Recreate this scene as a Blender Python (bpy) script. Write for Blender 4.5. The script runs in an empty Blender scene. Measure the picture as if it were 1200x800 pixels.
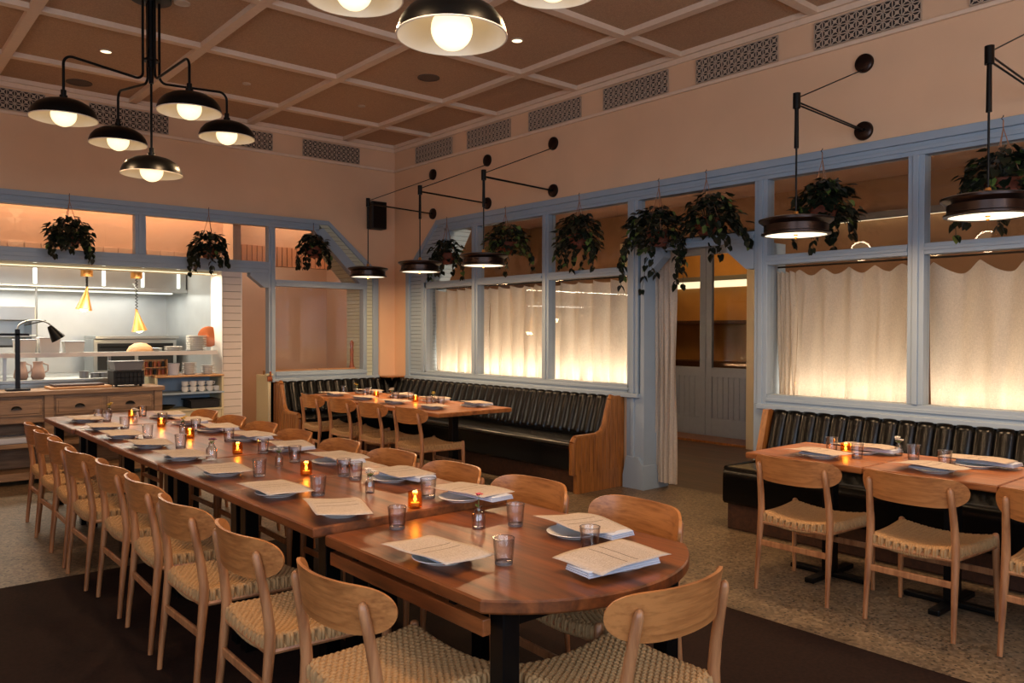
import bpy, bmesh, math, random
from math import sin, cos, pi, radians, atan2, sqrt, hypot
from mathutils import Vector, Matrix
random.seed(7)
C = bpy.context.scene.collection

# ------------------------------------------------------------------ helpers
class MB:
    def __init__(s): s.bm = bmesh.new()
    def face(s, pts, flip=False):
        vs = [s.bm.verts.new(p) for p in pts]
        if flip: vs.reverse()
        return s.bm.faces.new(vs)
    def box(s, x0, x1, y0, y1, z0, z1, bev=0):
        r = bmesh.ops.create_cube(s.bm, size=1)
        for v in r['verts']:
            v.co = Vector(((x0+x1)/2+v.co.x*(x1-x0), (y0+y1)/2+v.co.y*(y1-y0), (z0+z1)/2+v.co.z*(z1-z0)))
        if bev:
            es = {e for v in r['verts'] for e in v.link_edges}
            bmesh.ops.bevel(s.bm, geom=list(es), offset=bev, segments=2, affect='EDGES', profile=.5)
        return s
    def obox(s, c, size, M=None, bev=0):
        r = bmesh.ops.create_cube(s.bm, size=1)
        vs = r['verts']
        for v in vs: v.co = Vector((v.co.x*size[0], v.co.y*size[1], v.co.z*size[2]))
        if M is not None:
            for v in vs: v.co = M @ v.co
        for v in vs: v.co += Vector(c)
        if bev:
            es = {e for v in vs for e in v.link_edges}
            bmesh.ops.bevel(s.bm, geom=list(es), offset=bev, segments=2, affect='EDGES', profile=.5)
        return s
    def rings(s, rings, cap=True, closed=True):
        R = [[s.bm.verts.new(p) for p in r] for r in rings]
        n = len(R[0])
        for a, b in zip(R[:-1], R[1:]):
            for i in range(n if closed else n-1):
                j = (i+1) % n
                s.bm.faces.new((a[i], a[j], b[j], b[i]))
        if cap:
            s.bm.faces.new(list(reversed(R[0]))); s.bm.faces.new(R[-1])
        return s
    def lathe(s, prof, c=(0, 0, 0), seg=24, cap=False, axis='z'):
        rg = []
        for r, z in prof:
            ring = []
            for i in range(seg):
                a = 2*pi*i/seg
                if axis == 'z': p = (c[0]+r*cos(a), c[1]+r*sin(a), c[2]+z)
                elif axis == 'x': p = (c[0]+z, c[1]+r*cos(a), c[2]+r*sin(a))
                else: p = (c[0]+r*sin(a), c[1]+z, c[2]+r*cos(a))
                ring.append(p)
            rg.append(ring)
        return s.rings(rg, cap=cap)
    def tube(s, pts, rad, seg=10, cap=True, flat=1.0, up=None):
        pts = [Vector(p) for p in pts]; n = len(pts)
        rad = rad if hasattr(rad, '__len__') else [rad]*n
        up = Vector(up) if up else None
        rg = []; prev = None
        for i, p in enumerate(pts):
            t = (pts[min(i+1, n-1)]-pts[max(i-1, 0)]).normalized()
            if prev is None:
                a = up if up else (Vector((0, 1, 0)) if abs(t.y) < .9 else Vector((1, 0, 0)))
            else: a = prev
            u = (a-t*a.dot(t)).normalized(); w = t.cross(u); prev = u
            rg.append([p+u*cos(2*pi*k/seg)*rad[i]+w*sin(2*pi*k/seg)*rad[i]*flat for k in range(seg)])
        return s.rings(rg, cap=cap)
    def cyl(s, p0, p1, r0, r1=None, seg=16): return s.tube([p0, p1], [r0, r0 if r1 is None else r1], seg)
    def ball(s, c, r, seg=16, sz=1.0):
        n = seg//2
        prof = [(max(1e-4, r*sin(pi*i/n)), -r*cos(pi*i/n)*sz) for i in range(n+1)]
        return s.lathe(prof, c, seg, cap=True)
    def prism(s, poly, axis, a, b):
        # poly: 2D points in the other two axes (order x,y,z without axis)
        def P(p, t):
            if axis == 'x': return (t, p[0], p[1])
            if axis == 'y': return (p[0], t, p[1])
            return (p[0], p[1], t)
        return s.rings([[P(p, a) for p in poly], [P(p, b) for p in poly]], cap=True)
    def grid(s, fn, nu, nv):
        V = [[s.bm.verts.new(fn(i/nu, j/nv)) for j in range(nv+1)] for i in range(nu+1)]
        for i in range(nu):
            for j in range(nv):
                s.bm.faces.new((V[i][j], V[i+1][j], V[i+1][j+1], V[i][j+1]))
        return s
    def build(s, name, mat, parent=None, smooth=False, loc=None, ang=40, fix=True):
        if fix: bmesh.ops.recalc_face_normals(s.bm, faces=s.bm.faces)
        me = bpy.data.meshes.new(name); s.bm.to_mesh(me); s.bm.free()
        for m in (mat if isinstance(mat, (list, tuple)) else [mat]): me.materials.append(m)
        if smooth:
            me.polygons.foreach_set('use_smooth', [True]*len(me.polygons))
            try: me.set_sharp_from_angle(angle=radians(ang))
            except Exception: pass
        me.update()
        o = bpy.data.objects.new(name, me); C.objects.link(o)
        if parent: o.parent = parent
        if loc: o.location = loc
        return o

def thing(name, label, cat, loc=(0, 0, 0), rz=0, group=None):
    o = bpy.data.objects.new(name, None); C.objects.link(o)
    o.empty_display_size = .1
    o.location = loc; o.rotation_euler = (0, 0, rz)
    return tag(o, label, cat, group)
def tag(o, label, cat=None, group=None):
    o['label'] = label
    if cat: o['category'] = cat
    if group: o['group'] = group
    return o
def kids(o): return [k for k in bpy.data.objects if k.parent == o]
def dup(o, loc=None, rz=None, label=None, parent=None):
    def rec(src, par):
        c = src.copy(); C.objects.link(c); c.parent = par
        for k in TREE.get(src.name, []): rec(k, c)
        return c
    c = rec(o, parent)
    if loc is not None: c.location = loc
    if rz is not None: c.rotation_euler = (0, 0, rz)
    if label: c['label'] = label
    return c
TREE = {}
def remember(o):
    TREE[o.name] = kids(o)
    for k in TREE[o.name]: remember(k)
    return o
def struct(o, label=None):
    o['kind'] = 'structure'
    if label: o['label'] = label
    return o

# ------------------------------------------------------------------ materials
def newmat(name):
    m = bpy.data.materials.new(name); m.use_nodes = True
    nt = m.node_tree; b = nt.nodes['Principled BSDF']
    return m, nt, b
def L(c):
    return tuple(((x/255)/12.92 if x/255 <= .04045 else ((x/255+.055)/1.055)**2.4) for x in c)+(1,)
def mat(name, rgb, rough=.5, metal=0, var=.0, scale=20, bump=0, bscale=80, spec=None, coat=0, sheen=0):
    m, nt, b = newmat(name)
    col = L(rgb); b.inputs['Base Color'].default_value = col
    b.inputs['Roughness'].default_value = rough; b.inputs['Metallic'].default_value = metal
    if spec is not None: b.inputs['Specular IOR Level'].default_value = spec
    if coat: b.inputs['Coat Weight'].default_value = coat
    tc = nt.nodes.new('ShaderNodeTexCoord')
    if var:
        n = nt.nodes.new('ShaderNodeTexNoise'); n.inputs['Scale'].default_value = scale; n.inputs['Detail'].default_value = 5
        nt.links.new(tc.outputs['Object'], n.inputs['Vector'])
        r = nt.nodes.new('ShaderNodeMapRange'); r.inputs[1].default_value = .3; r.inputs[2].default_value = .7
        r.inputs[3].default_value = 1-var; r.inputs[4].default_value = 1+var
        nt.links.new(n.outputs['Fac'], r.inputs[0])
        mx = nt.nodes.new('ShaderNodeVectorMath'); mx.operation = 'SCALE'; mx.inputs[0].default_value = col[:3]
        nt.links.new(r.outputs[0], mx.inputs['Scale']); nt.links.new(mx.outputs[0], b.inputs['Base Color'])
    if bump:
        n = nt.nodes.new('ShaderNodeTexNoise'); n.inputs['Scale'].default_value = bscale; n.inputs['Detail'].default_value = 4
        nt.links.new(tc.outputs['Object'], n.inputs['Vector'])
        bp = nt.nodes.new('ShaderNodeBump'); bp.inputs['Strength'].default_value = bump; bp.inputs['Distance'].default_value = .01
        nt.links.new(n.outputs['Fac'], bp.inputs['Height']); nt.links.new(bp.outputs[0], b.inputs['Normal'])
    return m
def wood(name, dark, light, sc=(3, 40, 40), rough=.35, coat=0, fine=1.0, planks=None):
    """grain stretched along one object axis; planks=(axis,width) adds board tone changes"""
    m, nt, b = newmat(name); N = nt.nodes; K = nt.links
    tc = N.new('ShaderNodeTexCoord'); mp = N.new('ShaderNodeMapping'); mp.inputs['Scale'].default_value = sc
    K.new(tc.outputs['Object'], mp.inputs['Vector'])
    n1 = N.new('ShaderNodeTexNoise'); n1.inputs['Scale'].default_value = 1; n1.inputs['Detail'].default_value = 6; n1.inputs['Distortion'].default_value = .6
    K.new(mp.outputs[0], n1.inputs['Vector'])
    n2 = N.new('ShaderNodeTexNoise'); n2.inputs['Scale'].default_value = 4; n2.inputs['Detail'].default_value = 3
    K.new(mp.outputs[0], n2.inputs['Vector'])
    ad = N.new('ShaderNodeMath'); ad.operation = 'MULTIPLY_ADD'; ad.inputs[1].default_value = .35*fine
    K.new(n2.outputs['Fac'], ad.inputs[0]); K.new(n1.outputs['Fac'], ad.inputs[2])
    last = ad.outputs[0]
    if planks:
        sp = N.new('ShaderNodeSeparateXYZ'); K.new(tc.outputs['Object'], sp.inputs[0])
        dv = N.new('ShaderNodeMath'); dv.operation = 'DIVIDE'; dv.inputs[1].default_value = planks[1]
        K.new(sp.outputs[planks[0]], dv.inputs[0])
        fl = N.new('ShaderNodeMath'); fl.operation = 'FLOOR'; K.new(dv.outputs[0], fl.inputs[0])
        wn = N.new('ShaderNodeTexWhiteNoise'); wn.noise_dimensions = '1D'; K.new(fl.outputs[0], wn.inputs['W'])
        a2 = N.new('ShaderNodeMath'); a2.operation = 'MULTIPLY_ADD'; a2.inputs[1].default_value = .22
        K.new(wn.outputs['Value'], a2.inputs[0]); K.new(last, a2.inputs[2])
        a3 = N.new('ShaderNodeMath'); a3.operation = 'SUBTRACT'; a3.inputs[1].default_value = .11; K.new(a2.outputs[0], a3.inputs[0])
        last = a3.outputs[0]
    r = N.new('ShaderNodeValToRGB'); r.color_ramp.elements[0].position = .4; r.color_ramp.elements[1].position = .85
    r.color_ramp.elements[0].color = L(dark); r.color_ramp.elements[1].color = L(light)
    K.new(last, r.inputs[0]); K.new(r.outputs[0], b.inputs['Base Color'])
    b.inputs['Roughness'].default_value = rough
    if coat: b.inputs['Coat Weight'].default_value = coat; b.inputs['Coat Roughness'].default_value = .2
    bp = N.new('ShaderNodeBump'); bp.inputs['Strength'].default_value = .08; bp.inputs['Distance'].default_value = .005
    K.new(ad.outputs[0], bp.inputs['Height']); K.new(bp.outputs[0], b.inputs['Normal'])
    return m
def emis(name, rgb, s):
    m, nt, b = newmat(name)
    b.inputs['Base Color'].default_value = (.8, .8, .8, 1)
    b.inputs['Emission Color'].default_value = rgb+(1,); b.inputs['Emission Strength'].default_value = s
    return m
def glassmat(name, tint=(1, 1, 1), ior=1.5, gl_rough=.0, boost=1.0, edge=None):
    m, nt, b = newmat(name); N = nt.nodes; K = nt.links; N.remove(b)
    out = N['Material Output']
    tr = N.new('ShaderNodeBsdfTransparent'); tr.inputs[0].default_value = tint+(1,)
    gl = N.new('ShaderNodeBsdfGlossy'); gl.inputs['Roughness'].default_value = gl_rough
    lw = N.new('ShaderNodeLayerWeight'); lw.inputs['Blend'].default_value = .5
    pw = N.new('ShaderNodeMath'); pw.operation = 'POWER'; pw.inputs[1].default_value = 5; K.new(lw.outputs['Facing'], pw.inputs[0])
    if edge:      # longer path through the wall of the glass near its outline
        p3 = N.new('ShaderNodeMath'); p3.operation = 'POWER'; p3.inputs[1].default_value = 2.2; K.new(lw.outputs['Facing'], p3.inputs[0])
        mc = N.new('ShaderNodeMix'); mc.data_type = 'RGBA'; mc.inputs[6].default_value = tint+(1,); mc.inputs[7].default_value = edge+(1,)
        K.new(p3.outputs[0], mc.inputs[0]); K.new(mc.outputs[2], tr.inputs[0])
    f0 = ((ior-1)/(ior+1))**2*boost          # Schlick reflectance, the same from both faces
    mu = N.new('ShaderNodeMath'); mu.operation = 'MULTIPLY_ADD'; mu.inputs[1].default_value = 1-f0; mu.inputs[2].default_value = f0; mu.use_clamp = True
    K.new(pw.outputs[0], mu.inputs[0])
    mx = N.new('ShaderNodeMixShader'); K.new(mu.outputs[0], mx.inputs[0]); K.new(tr.outputs[0], mx.inputs[1]); K.new(gl.outputs[0], mx.inputs[2])
    K.new(mx.outputs[0], out.inputs['Surface'])
    return m
def slats(name, rgb, axis, pitch, rough=.5, depth=.02, width=.1, var=.04):
    """painted boards with narrow grooves across one world axis"""
    m, nt, b = newmat(name); N = nt.nodes; K = nt.links
    b.inputs['Base Color'].default_value = L(rgb); b.inputs['Roughness'].default_value = rough
    tc = N.new('ShaderNodeTexCoord'); sp = N.new('ShaderNodeSeparateXYZ'); K.new(tc.outputs['Object'], sp.inputs[0])
    dv = N.new('ShaderNodeMath'); dv.operation = 'DIVIDE'; dv.inputs[1].default_value = pitch; K.new(sp.outputs[axis], dv.inputs[0])
    pp = N.new('ShaderNodeMath'); pp.operation = 'PINGPONG'; pp.inputs[1].default_value = .5; K.new(dv.outputs[0], pp.inputs[0])
    mr = N.new('ShaderNodeMapRange'); mr.inputs[1].default_value = 0; mr.inputs[2].default_value = width; mr.interpolation_type = 'SMOOTHSTEP'
    K.new(pp.outputs[0], mr.inputs[0])
    bp = N.new('ShaderNodeBump'); bp.inputs['Strength'].default_value = 1; bp.inputs['Distance'].default_value = depth
    K.new(mr.outputs[0], bp.inputs['Height']); K.new(bp.outputs[0], b.inputs['Normal'])
    rmp = N.new('ShaderNodeMix'); rmp.data_type = 'RGBA'
    c = L(rgb); rmp.inputs[6].default_value = (c[0]*.25, c[1]*.25, c[2]*.25, 1); rmp.inputs[7].default_value = c
    K.new(mr.outputs[0], rmp.inputs[0]); K.new(rmp.outputs[2], b.inputs['Base Color'])
    return m

M = {}
M['plaster'] = mat('plaster', (222, 184, 148), .75, var=.04, scale=2.2, bump=.08, bscale=40)
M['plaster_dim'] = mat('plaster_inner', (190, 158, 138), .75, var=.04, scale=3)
M['band'] = mat('soffit_paint', (220, 190, 164), .7, var=.02)
M['blue'] = mat('blue_grey_paint', (146, 162, 176), .42, var=.03, scale=6)
M['blue_slat'] = slats('blue_grey_boards', (146, 162, 174), 2, .05, .45, .006, .07)
M['green_slat'] = slats('pale_green_boards', (182, 186, 164), 2, .05, .5, .006, .07)
M['ship'] = slats('white_shiplap', (214, 202, 190), 2, .085, .5, .006, .04)
M['beam'] = mat('ceiling_beam_paint', (226, 200, 174), .6, var=.03)
M['panel'] = mat('ceiling_panel_fabric', (186, 152, 120), .95, var=.16, scale=90, bump=.5, bscale=160)
M['black'] = mat('black_metal', (14, 14, 15), .35, .6)
M['blackm'] = mat('black_matte', (10, 10, 10), .6)
M['bronze'] = mat('dark_bronze', (52, 40, 36), .28, .85, var=.1, scale=8)
M['shade_in'] = mat('white_enamel', (235, 225, 210), .4)
M['brass'] = mat('brass', (206, 150, 84), .3, .85)
M['steel'] = mat('brushed_steel', (170, 172, 168), .32, .9, var=.06, scale=4)
M['steel_wall'] = mat('steel_sheet', (184, 186, 184), .38, .7, var=.06, scale=3)
M['leather'] = mat('black_leather', (5, 5, 5), .24, bump=.06, bscale=60, spec=.26)
M['piping'] = mat('leather_piping', (26, 25, 23), .3)
M['oakbench'] = wood('bench_oak', (104, 60, 26), (160, 102, 50), (30, 30, 3), .35, .2)
M['oakbead'] = M['oakbench']
M['darkwood'] = wood('dark_wood', (44, 24, 14), (76, 44, 26), (4, 30, 30), .5)
M['table'] = wood('walnut_tabletop', (68, 34, 15), (138, 76, 36), (16, 1.6, 16), .36, .12, planks=(0, .118))
M['table_light'] = wood('oak_tabletop', (116, 64, 30), (180, 112, 58), (18, 1.8, 18), .38, .1, planks=(0, .14))
M['chairwood'] = wood('chair_oak', (124, 74, 42), (180, 124, 80), (26, 26, 3), .4)
M['backwood'] = wood('chair_back_oak', (120, 68, 32), (176, 114, 62), (22, 2.5, 34), .35, .1, 1.6)
M['cord'] = mat('paper_cord', (166, 126, 80), .8, var=.1, scale=60)
M['side'] = wood('sideboard_wood', (104, 78, 56), (160, 126, 94), (2.2, 22, 22), .55)
M['board'] = wood('board_maple', (150, 104, 62), (206, 156, 104), (3, 24, 24), .5)
M['white'] = mat('white_china', (226, 222, 214), .25)
M['napkin'] = mat('white_linen', (190, 194, 204), .85, bump=.15, bscale=300)
M['bluerim'] = mat('pale_blue_rim', (140, 158, 190), .8)
M['greenery'] = mat('leaf_green', (13, 25, 11), .45, var=.45, scale=9)
M['greenlt'] = mat('leaf_light_green', (84, 104, 48), .45, var=.3, scale=9)
M['basket'] = mat('terracotta_pot', (108, 54, 34), .8, var=.2, scale=30)
M['rope'] = mat('jute_rope', (150, 110, 84), .9)
M['pink'] = mat('pink_petal', (196, 62, 84), .6)
M['purple'] = mat('purple_petal', (120, 50, 90), .6)
M['whitepet'] = mat('white_petal', (228, 222, 214), .6)
M['yellow'] = mat('yellow_petal', (206, 176, 60), .6)
M['door'] = mat('grey_door_paint', (140, 154, 170), .5, var=.03)
M['cream'] = mat('cream_paint', (214, 200, 160), .5)
M['copper'] = mat('copper', (170, 96, 60), .35, .8)
M['grey'] = mat('grey_enamel', (120, 120, 122), .4, .3)
M['redwood'] = wood('turned_wood', (96, 40, 22), (150, 72, 40), (20, 20, 4), .4)
M['cobalt'] = mat('blue_shelf_laminate', (156, 174, 188), .5)
M['clay'] = mat('pinkish_clay', (150, 122, 110), .5)
M['wax'] = emis('candle_flame', (1.0, .52, .14), 7)
M['glass'] = glassmat('window_glass', (.97, .97, .96), 1.5, .0, .7)
M['tumbler'] = glassmat('tumbler_glass', (.955, .935, .93), 1.5, .03, 1.8, (.25, .21, .20))
M['water'] = glassmat('water', (.9, .93, .93), 1.33, 0, 1.0)
M['amber'] = glassmat('amber_glass', (1.0, .70, .34), 1.5, .03, 1.4)
M['bulb'] = emis('warm_bulb', (1.0, .76, .40), 1.35)
M['diffuser'] = emis('lamp_diffuser', (1.0, .84, .60), 1.25)
M['downlight'] = emis('downlight_lens', (1.0, .80, .52), 1.6)
M['hoodglow'] = emis('hood_lamp_and_glare', (.95, 1.0, .86), 1.0)
M['strip'] = emis('warm_light_bar', (1.0, .82, .52), .95)
M['heat'] = emis('heat_bulb', (1.0, .85, .55), 4)

def curtain_mat():
    m, nt, b = newmat('linen_curtain'); N = nt.nodes; K = nt.links
    tc = N.new('ShaderNodeTexCoord'); mp = N.new('ShaderNodeMapping'); mp.inputs['Scale'].default_value = (60, 60, 420)
    K.new(tc.outputs['Object'], mp.inputs['Vector'])
    n = N.new('ShaderNodeTexNoise'); n.inputs['Scale'].default_value = 1; n.inputs['Detail'].default_value = 3; K.new(mp.outputs[0], n.inputs['Vector'])
    mp2 = N.new('ShaderNodeMapping'); mp2.inputs['Scale'].default_value = (400, 400, 40); K.new(tc.outputs['Object'], mp2.inputs['Vector'])
    n2 = N.new('ShaderNodeTexNoise'); n2.inputs['Scale'].default_value = 1; K.new(mp2.outputs[0], n2.inputs['Vector'])
    ad = N.new('ShaderNodeMath'); ad.operation = 'ADD'; K.new(n.outputs['Fac'], ad.inputs[0]); K.new(n2.outputs['Fac'], ad.inputs[1])
    r = N.new('ShaderNodeMapRange'); r.inputs[1].default_value = .7; r.inputs[2].default_value = 1.3; r.inputs[3].default_value = .74; r.inputs[4].default_value = 1.0
    K.new(ad.outputs[0], r.inputs[0])
    sc = N.new('ShaderNodeVectorMath'); sc.operation = 'SCALE'; sc.inputs[0].default_value = (.80, .72, .62); K.new(r.outputs[0], sc.inputs['Scale'])
    df = N.new('ShaderNodeBsdfDiffuse'); tl = N.new('ShaderNodeBsdfTranslucent')
    K.new(sc.outputs[0], df.inputs[0]); K.new(sc.outputs[0], tl.inputs[0])
    mx = N.new('ShaderNodeMixShader'); mx.inputs[0].default_value = .5
    K.new(df.outputs[0], mx.inputs[1]); K.new(tl.outputs[0], mx.inputs[2])
    N.remove(b); K.new(mx.outputs[0], N['Material Output'].inputs['Surface'])
    return m
M['curtain'] = curtain_mat()

def floor_mat():
    m, nt, b = newmat('terrazzo'); N = nt.nodes; K = nt.links
    tc = N.new('ShaderNodeTexCoord')
    v = N.new('ShaderNodeTexVoronoi'); v.inputs['Scale'].default_value = 58; K.new(tc.outputs['Object'], v.inputs['Vector'])
    r = N.new('ShaderNodeValToRGB'); cr = r.color_ramp
    cr.elements[0].position = 0; cr.elements[0].color = L((136, 116, 92)); cr.elements[1].position = 1; cr.elements[1].color = L((88, 72, 54))
    e = cr.elements.new(.5); e.color = L((112, 94, 72))
    wn = N.new('ShaderNodeSeparateColor'); K.new(v.outputs['Color'], wn.inputs[0]); K.new(wn.outputs[0], r.inputs[0])
    # dark chips
    v2 = N.new('ShaderNodeTexVoronoi'); v2.inputs['Scale'].default_value = 42; K.new(tc.outputs['Object'], v2.inputs['Vector'])
    lt = N.new('ShaderNodeMath'); lt.operation = 'LESS_THAN'; lt.inputs[1].default_value = .3; K.new(v2.outputs['Distance'], lt.inputs[0])
    s2 = N.new('ShaderNodeSeparateColor'); K.new(v2.outputs['Color'], s2.inputs[0])
    gt = N.new('ShaderNodeMath'); gt.operation = 'GREATER_THAN'; gt.inputs[1].default_value = .45; K.new(s2.outputs[1], gt.inputs[0])
    mu = N.new('ShaderNodeMath'); mu.operation = 'MULTIPLY'; K.new(lt.outputs[0], mu.inputs[0]); K.new(gt.outputs[0], mu.inputs[1])
    mx = N.new('ShaderNodeMix'); mx.data_type = 'RGBA'; mx.inputs[7].default_value = L((36, 28, 22))
    K.new(mu.outputs[0], mx.inputs[0]); K.new(r.outputs[0], mx.inputs[6])
    n = N.new('ShaderNodeTexNoise'); n.inputs['Scale'].default_value = 2; K.new(tc.outputs['Object'], n.inputs['Vector'])
    mr = N.new('ShaderNodeMapRange'); mr.inputs[3].default_value = .7; mr.inputs[4].default_value = 1.15; K.new(n.outputs['Fac'], mr.inputs[0])
    vm = N.new('ShaderNodeVectorMath'); vm.operation = 'SCALE'; K.new(mx.outputs[2], vm.inputs[0]); K.new(mr.outputs[0], vm.inputs['Scale'])
    K.new(vm.outputs[0], b.inputs['Base Color']); b.inputs['Roughness'].default_value = .42
    return m
M['terrazzo'] = floor_mat()
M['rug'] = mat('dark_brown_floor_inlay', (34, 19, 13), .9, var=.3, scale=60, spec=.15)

def menu_mat():
    """kraft paper with two ruled lines and rows of tiny print; object x = short side, y = long side"""
    m, nt, b = newmat('kraft_menu_paper'); N = nt.nodes; K = nt.links
    tc = N.new('ShaderNodeTexCoord'); sp = N.new('ShaderNodeSeparateXYZ'); K.new(tc.outputs['Object'], sp.inputs[0])
    def math(op, a, bb=None):
        n = N.new('ShaderNodeMath'); n.operation = op
        for i, q in enumerate((a, bb)):
            if q is None: continue
            if isinstance(q, (int, float)): n.inputs[i].default_value = q
            else: K.new(q, n.inputs[i])
        return n.outputs[0]
    x, y = sp.outputs[0], sp.outputs[1]
    ax = math('ABSOLUTE', x); 
    r1 = math('LESS_THAN', math('ABSOLUTE', math('SUBTRACT', ax, .026)), .0024)       # two rules along y
    inr = math('LESS_THAN', math('ABSOLUTE', y), .085)
    rules = math('MULTIPLY', r1, inr)
    rows = math('LESS_THAN', math('PINGPONG', math('DIVIDE', x, .0085), .5), .14)
    nz = N.new('ShaderNodeTexNoise'); nz.inputs['Scale'].default_value = 1; mp = N.new('ShaderNodeMapping'); mp.inputs['Scale'].default_value = (118, 240, 1)
    K.new(tc.outputs['Object'], mp.inputs[0]); K.new(mp.outputs[0], nz.inputs['Vector'])
    words = math('GREATER_THAN', nz.outputs['Fac'], .5)
    mar = math('MULTIPLY', math('LESS_THAN', math('ABSOLUTE', y), .105), math('LESS_THAN', ax, .125))
    cols = math('MULTIPLY', math('MULTIPLY', rows, words), mar)
    tot = math('MAXIMUM', math('MULTIPLY', cols, .5), math('MULTIPLY', rules, .85))
    n = N.new('ShaderNodeTexNoise'); n.inputs['Scale'].default_value = 120; n.inputs['Detail'].default_value = 4; K.new(tc.outputs['Object'], n.inputs['Vector'])
    r = N.new('ShaderNodeValToRGB'); r.color_ramp.elements[0].color = L((160, 142, 126)); r.color_ramp.elements[1].color = L((204, 188, 172))
    K.new(n.outputs['Fac'], r.inputs[0])
    mx = N.new('ShaderNodeMix'); mx.data_type = 'RGBA'; mx.inputs[7].default_value = L((34, 26, 24))
    K.new(tot, mx.inputs[0]); K.new(r.outputs[0], mx.inputs[6]); K.new(mx.outputs[2], b.inputs['Base Color'])
    b.inputs['Roughness'].default_value = .8
    return m
M['menu'] = menu_mat()

# ------------------------------------------------------------------ camera  (eye height 1.5 m, 28 mm-class lens)
W, D, CZ = 5.84, 9.31, 3.96
cam = bpy.data.objects.new('camera', bpy.data.cameras.new('camera')); C.objects.link(cam)
cam.data.sensor_width = 36; cam.data.lens = 931/1200*36; cam.data.clip_start = .05; cam.data.clip_end = 60
cam.location = (0, 0, 1.5)
yaw, pit, roll = radians(40.5), radians(-.7755), radians(.129)
fw = Vector((sin(yaw)*cos(pit), cos(yaw)*cos(pit), sin(pit)))
rt = Vector((cos(yaw), -sin(yaw), 0)); up = rt.cross(fw)
rt2 = rt*cos(roll)+up*sin(roll); up2 = up*cos(roll)-rt*sin(roll)
cam.rotation_euler = Matrix((rt2, up2, -fw)).transposed().to_euler()
bpy.context.scene.camera = cam

def light(kind, loc, power, col=(1, .7, .42), size=.1, size_y=None, rot=(0, 0, 0), name='light', spot=None, spread=None):
    d = bpy.data.lights.new(name, kind); d.energy = power; d.color = col
    if kind == 'AREA':
        if size_y: d.shape = 'RECTANGLE'; d.size = size; d.size_y = size_y
        else: d.shape = 'DISK'; d.size = size
        if spread: d.spread = spread
    else: d.shadow_soft_size = size
    if spot: d.spot_size = spot[0]; d.spot_blend = spot[1]
    o = bpy.data.objects.new(name, d); C.objects.link(o); o.location = loc; o.rotation_euler = rot
    return o
WARM = (1, .64, .34); COOL = (.62, .78, 1.0)

# ------------------------------------------------------------------ room shell
XL, YB = -2.6, -1.9           # left wall and rear wall behind the camera
# floor: terrazzo, with the dark inlay let into it
b = MB(); b.box(XL-.2, 6.19, YB-.2, 12.4, -.1, 0); struct(b.build('floor', M['terrazzo']), 'speckled beige terrazzo floor')
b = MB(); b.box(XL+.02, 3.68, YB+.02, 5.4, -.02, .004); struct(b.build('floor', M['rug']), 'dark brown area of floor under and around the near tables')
b = MB(); b.box(6.19, 12.5, -2, 12.4, -.1, .0); struct(b.build('floor', wood('hall_floorboards', (44, 26, 16), (88, 54, 32), (24, 2, 2), .4, planks=(0, .12))), 'dark wooden floor of the hall')
b = MB(); b.box(XL-.2, W+.35, YB-.2, D+.34, CZ+.045, CZ+.2); struct(b.build('ceiling', M['panel']), 'tan fabric ceiling panels between painted beams')
b = MB()
for x in (-1.36, -.08, 1.2, 2.49, 3.80, 5.07): b.box(x-.04, x+.04, YB, D, CZ, CZ+.045)
for y in (-.7, .6, 1.9, 3.2, 4.5, 5.81, 7.1, 8.43): b.box(XL, W, y-.04, y+.04, CZ+.001, CZ+.045)
struct(b.build('trim_1', M['beam']), 'grid of cream ceiling beams')
b = MB()
b.box(XL, W, D-.02, D, CZ-.045, CZ); b.box(W-.02, W, YB, D, CZ-.045, CZ)
b.box(XL, W, D-.03, D, 3.645, 3.675, .004); b.box(W-.03, W, YB, D, 3.645, 3.675, .004)
b.box(XL, W, D-.05, D, CZ, CZ+.045); b.box(W-.05, W, YB, D, CZ, CZ+.045)
struct(b.build('trim_2', M['beam']), 'cream moulding along the top of the walls')

# right wall (plane x = W, 0.35 thick)
def wallx(name, polys, mat_, x0=W, x1=W+.35, label=None):
    b = MB()
    for p in polys: b.prism(p, 'x', x0, x1)
    return struct(b.build(name, mat_), label)
def R4(y0, y1, z0, z1): return [(y0, z0), (y1, z0), (y1, z1), (y0, z1)]
wallx('wall_right', [R4(YB, D+.35, 2.86, CZ+.08), [(8.22, 2.86), (8.92, 2.25), (D+.35, 2.25), (D+.35, 2.86)], R4(8.92, D+.35, 0, 2.25),
      R4(4.93, 8.92, 0, .90), R4(YB, 3.64, 0, .90), R4(YB, .2, .9, 2.86)], M['plaster'], label='warm beige plaster wall with the curtained windows')
# left-hand (kitchen) wall (plane y = D)
def wally(name, polys, mat_, y0=D, y1=D+.35, label=None):
    b = MB()
    for p in polys: b.prism(p, 'y', y0, y1)
    return struct(b.build(name, mat_), label)
wally('wall_back', [R4(XL, W, 2.86, CZ+.08), [(4.83, 2.86), (W, 2.86), (W, 2.25), (5.53, 2.25)], R4(5.5, W, 0, 2.25),
      R4(4.06, 5.5, 0, .90), R4(XL, .3, 0, 2.86)], M['plaster'], label='beige plaster wall with the kitchen opening')
b = MB(); b.box(3.48, 3.70, D, D+.35, 0, 2.22); struct(b.build('trim_3', M['ship']), 'white shiplap column beside the kitchen opening')
b = MB(); b.box(3.472, 3.484, D+.0, D+.36, 0, 2.22); b.box(3.70, 3.712, D, D+.35, 0, 2.2); struct(b.build('trim_4', M['white']), 'cream edge of the shiplap column')
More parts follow.
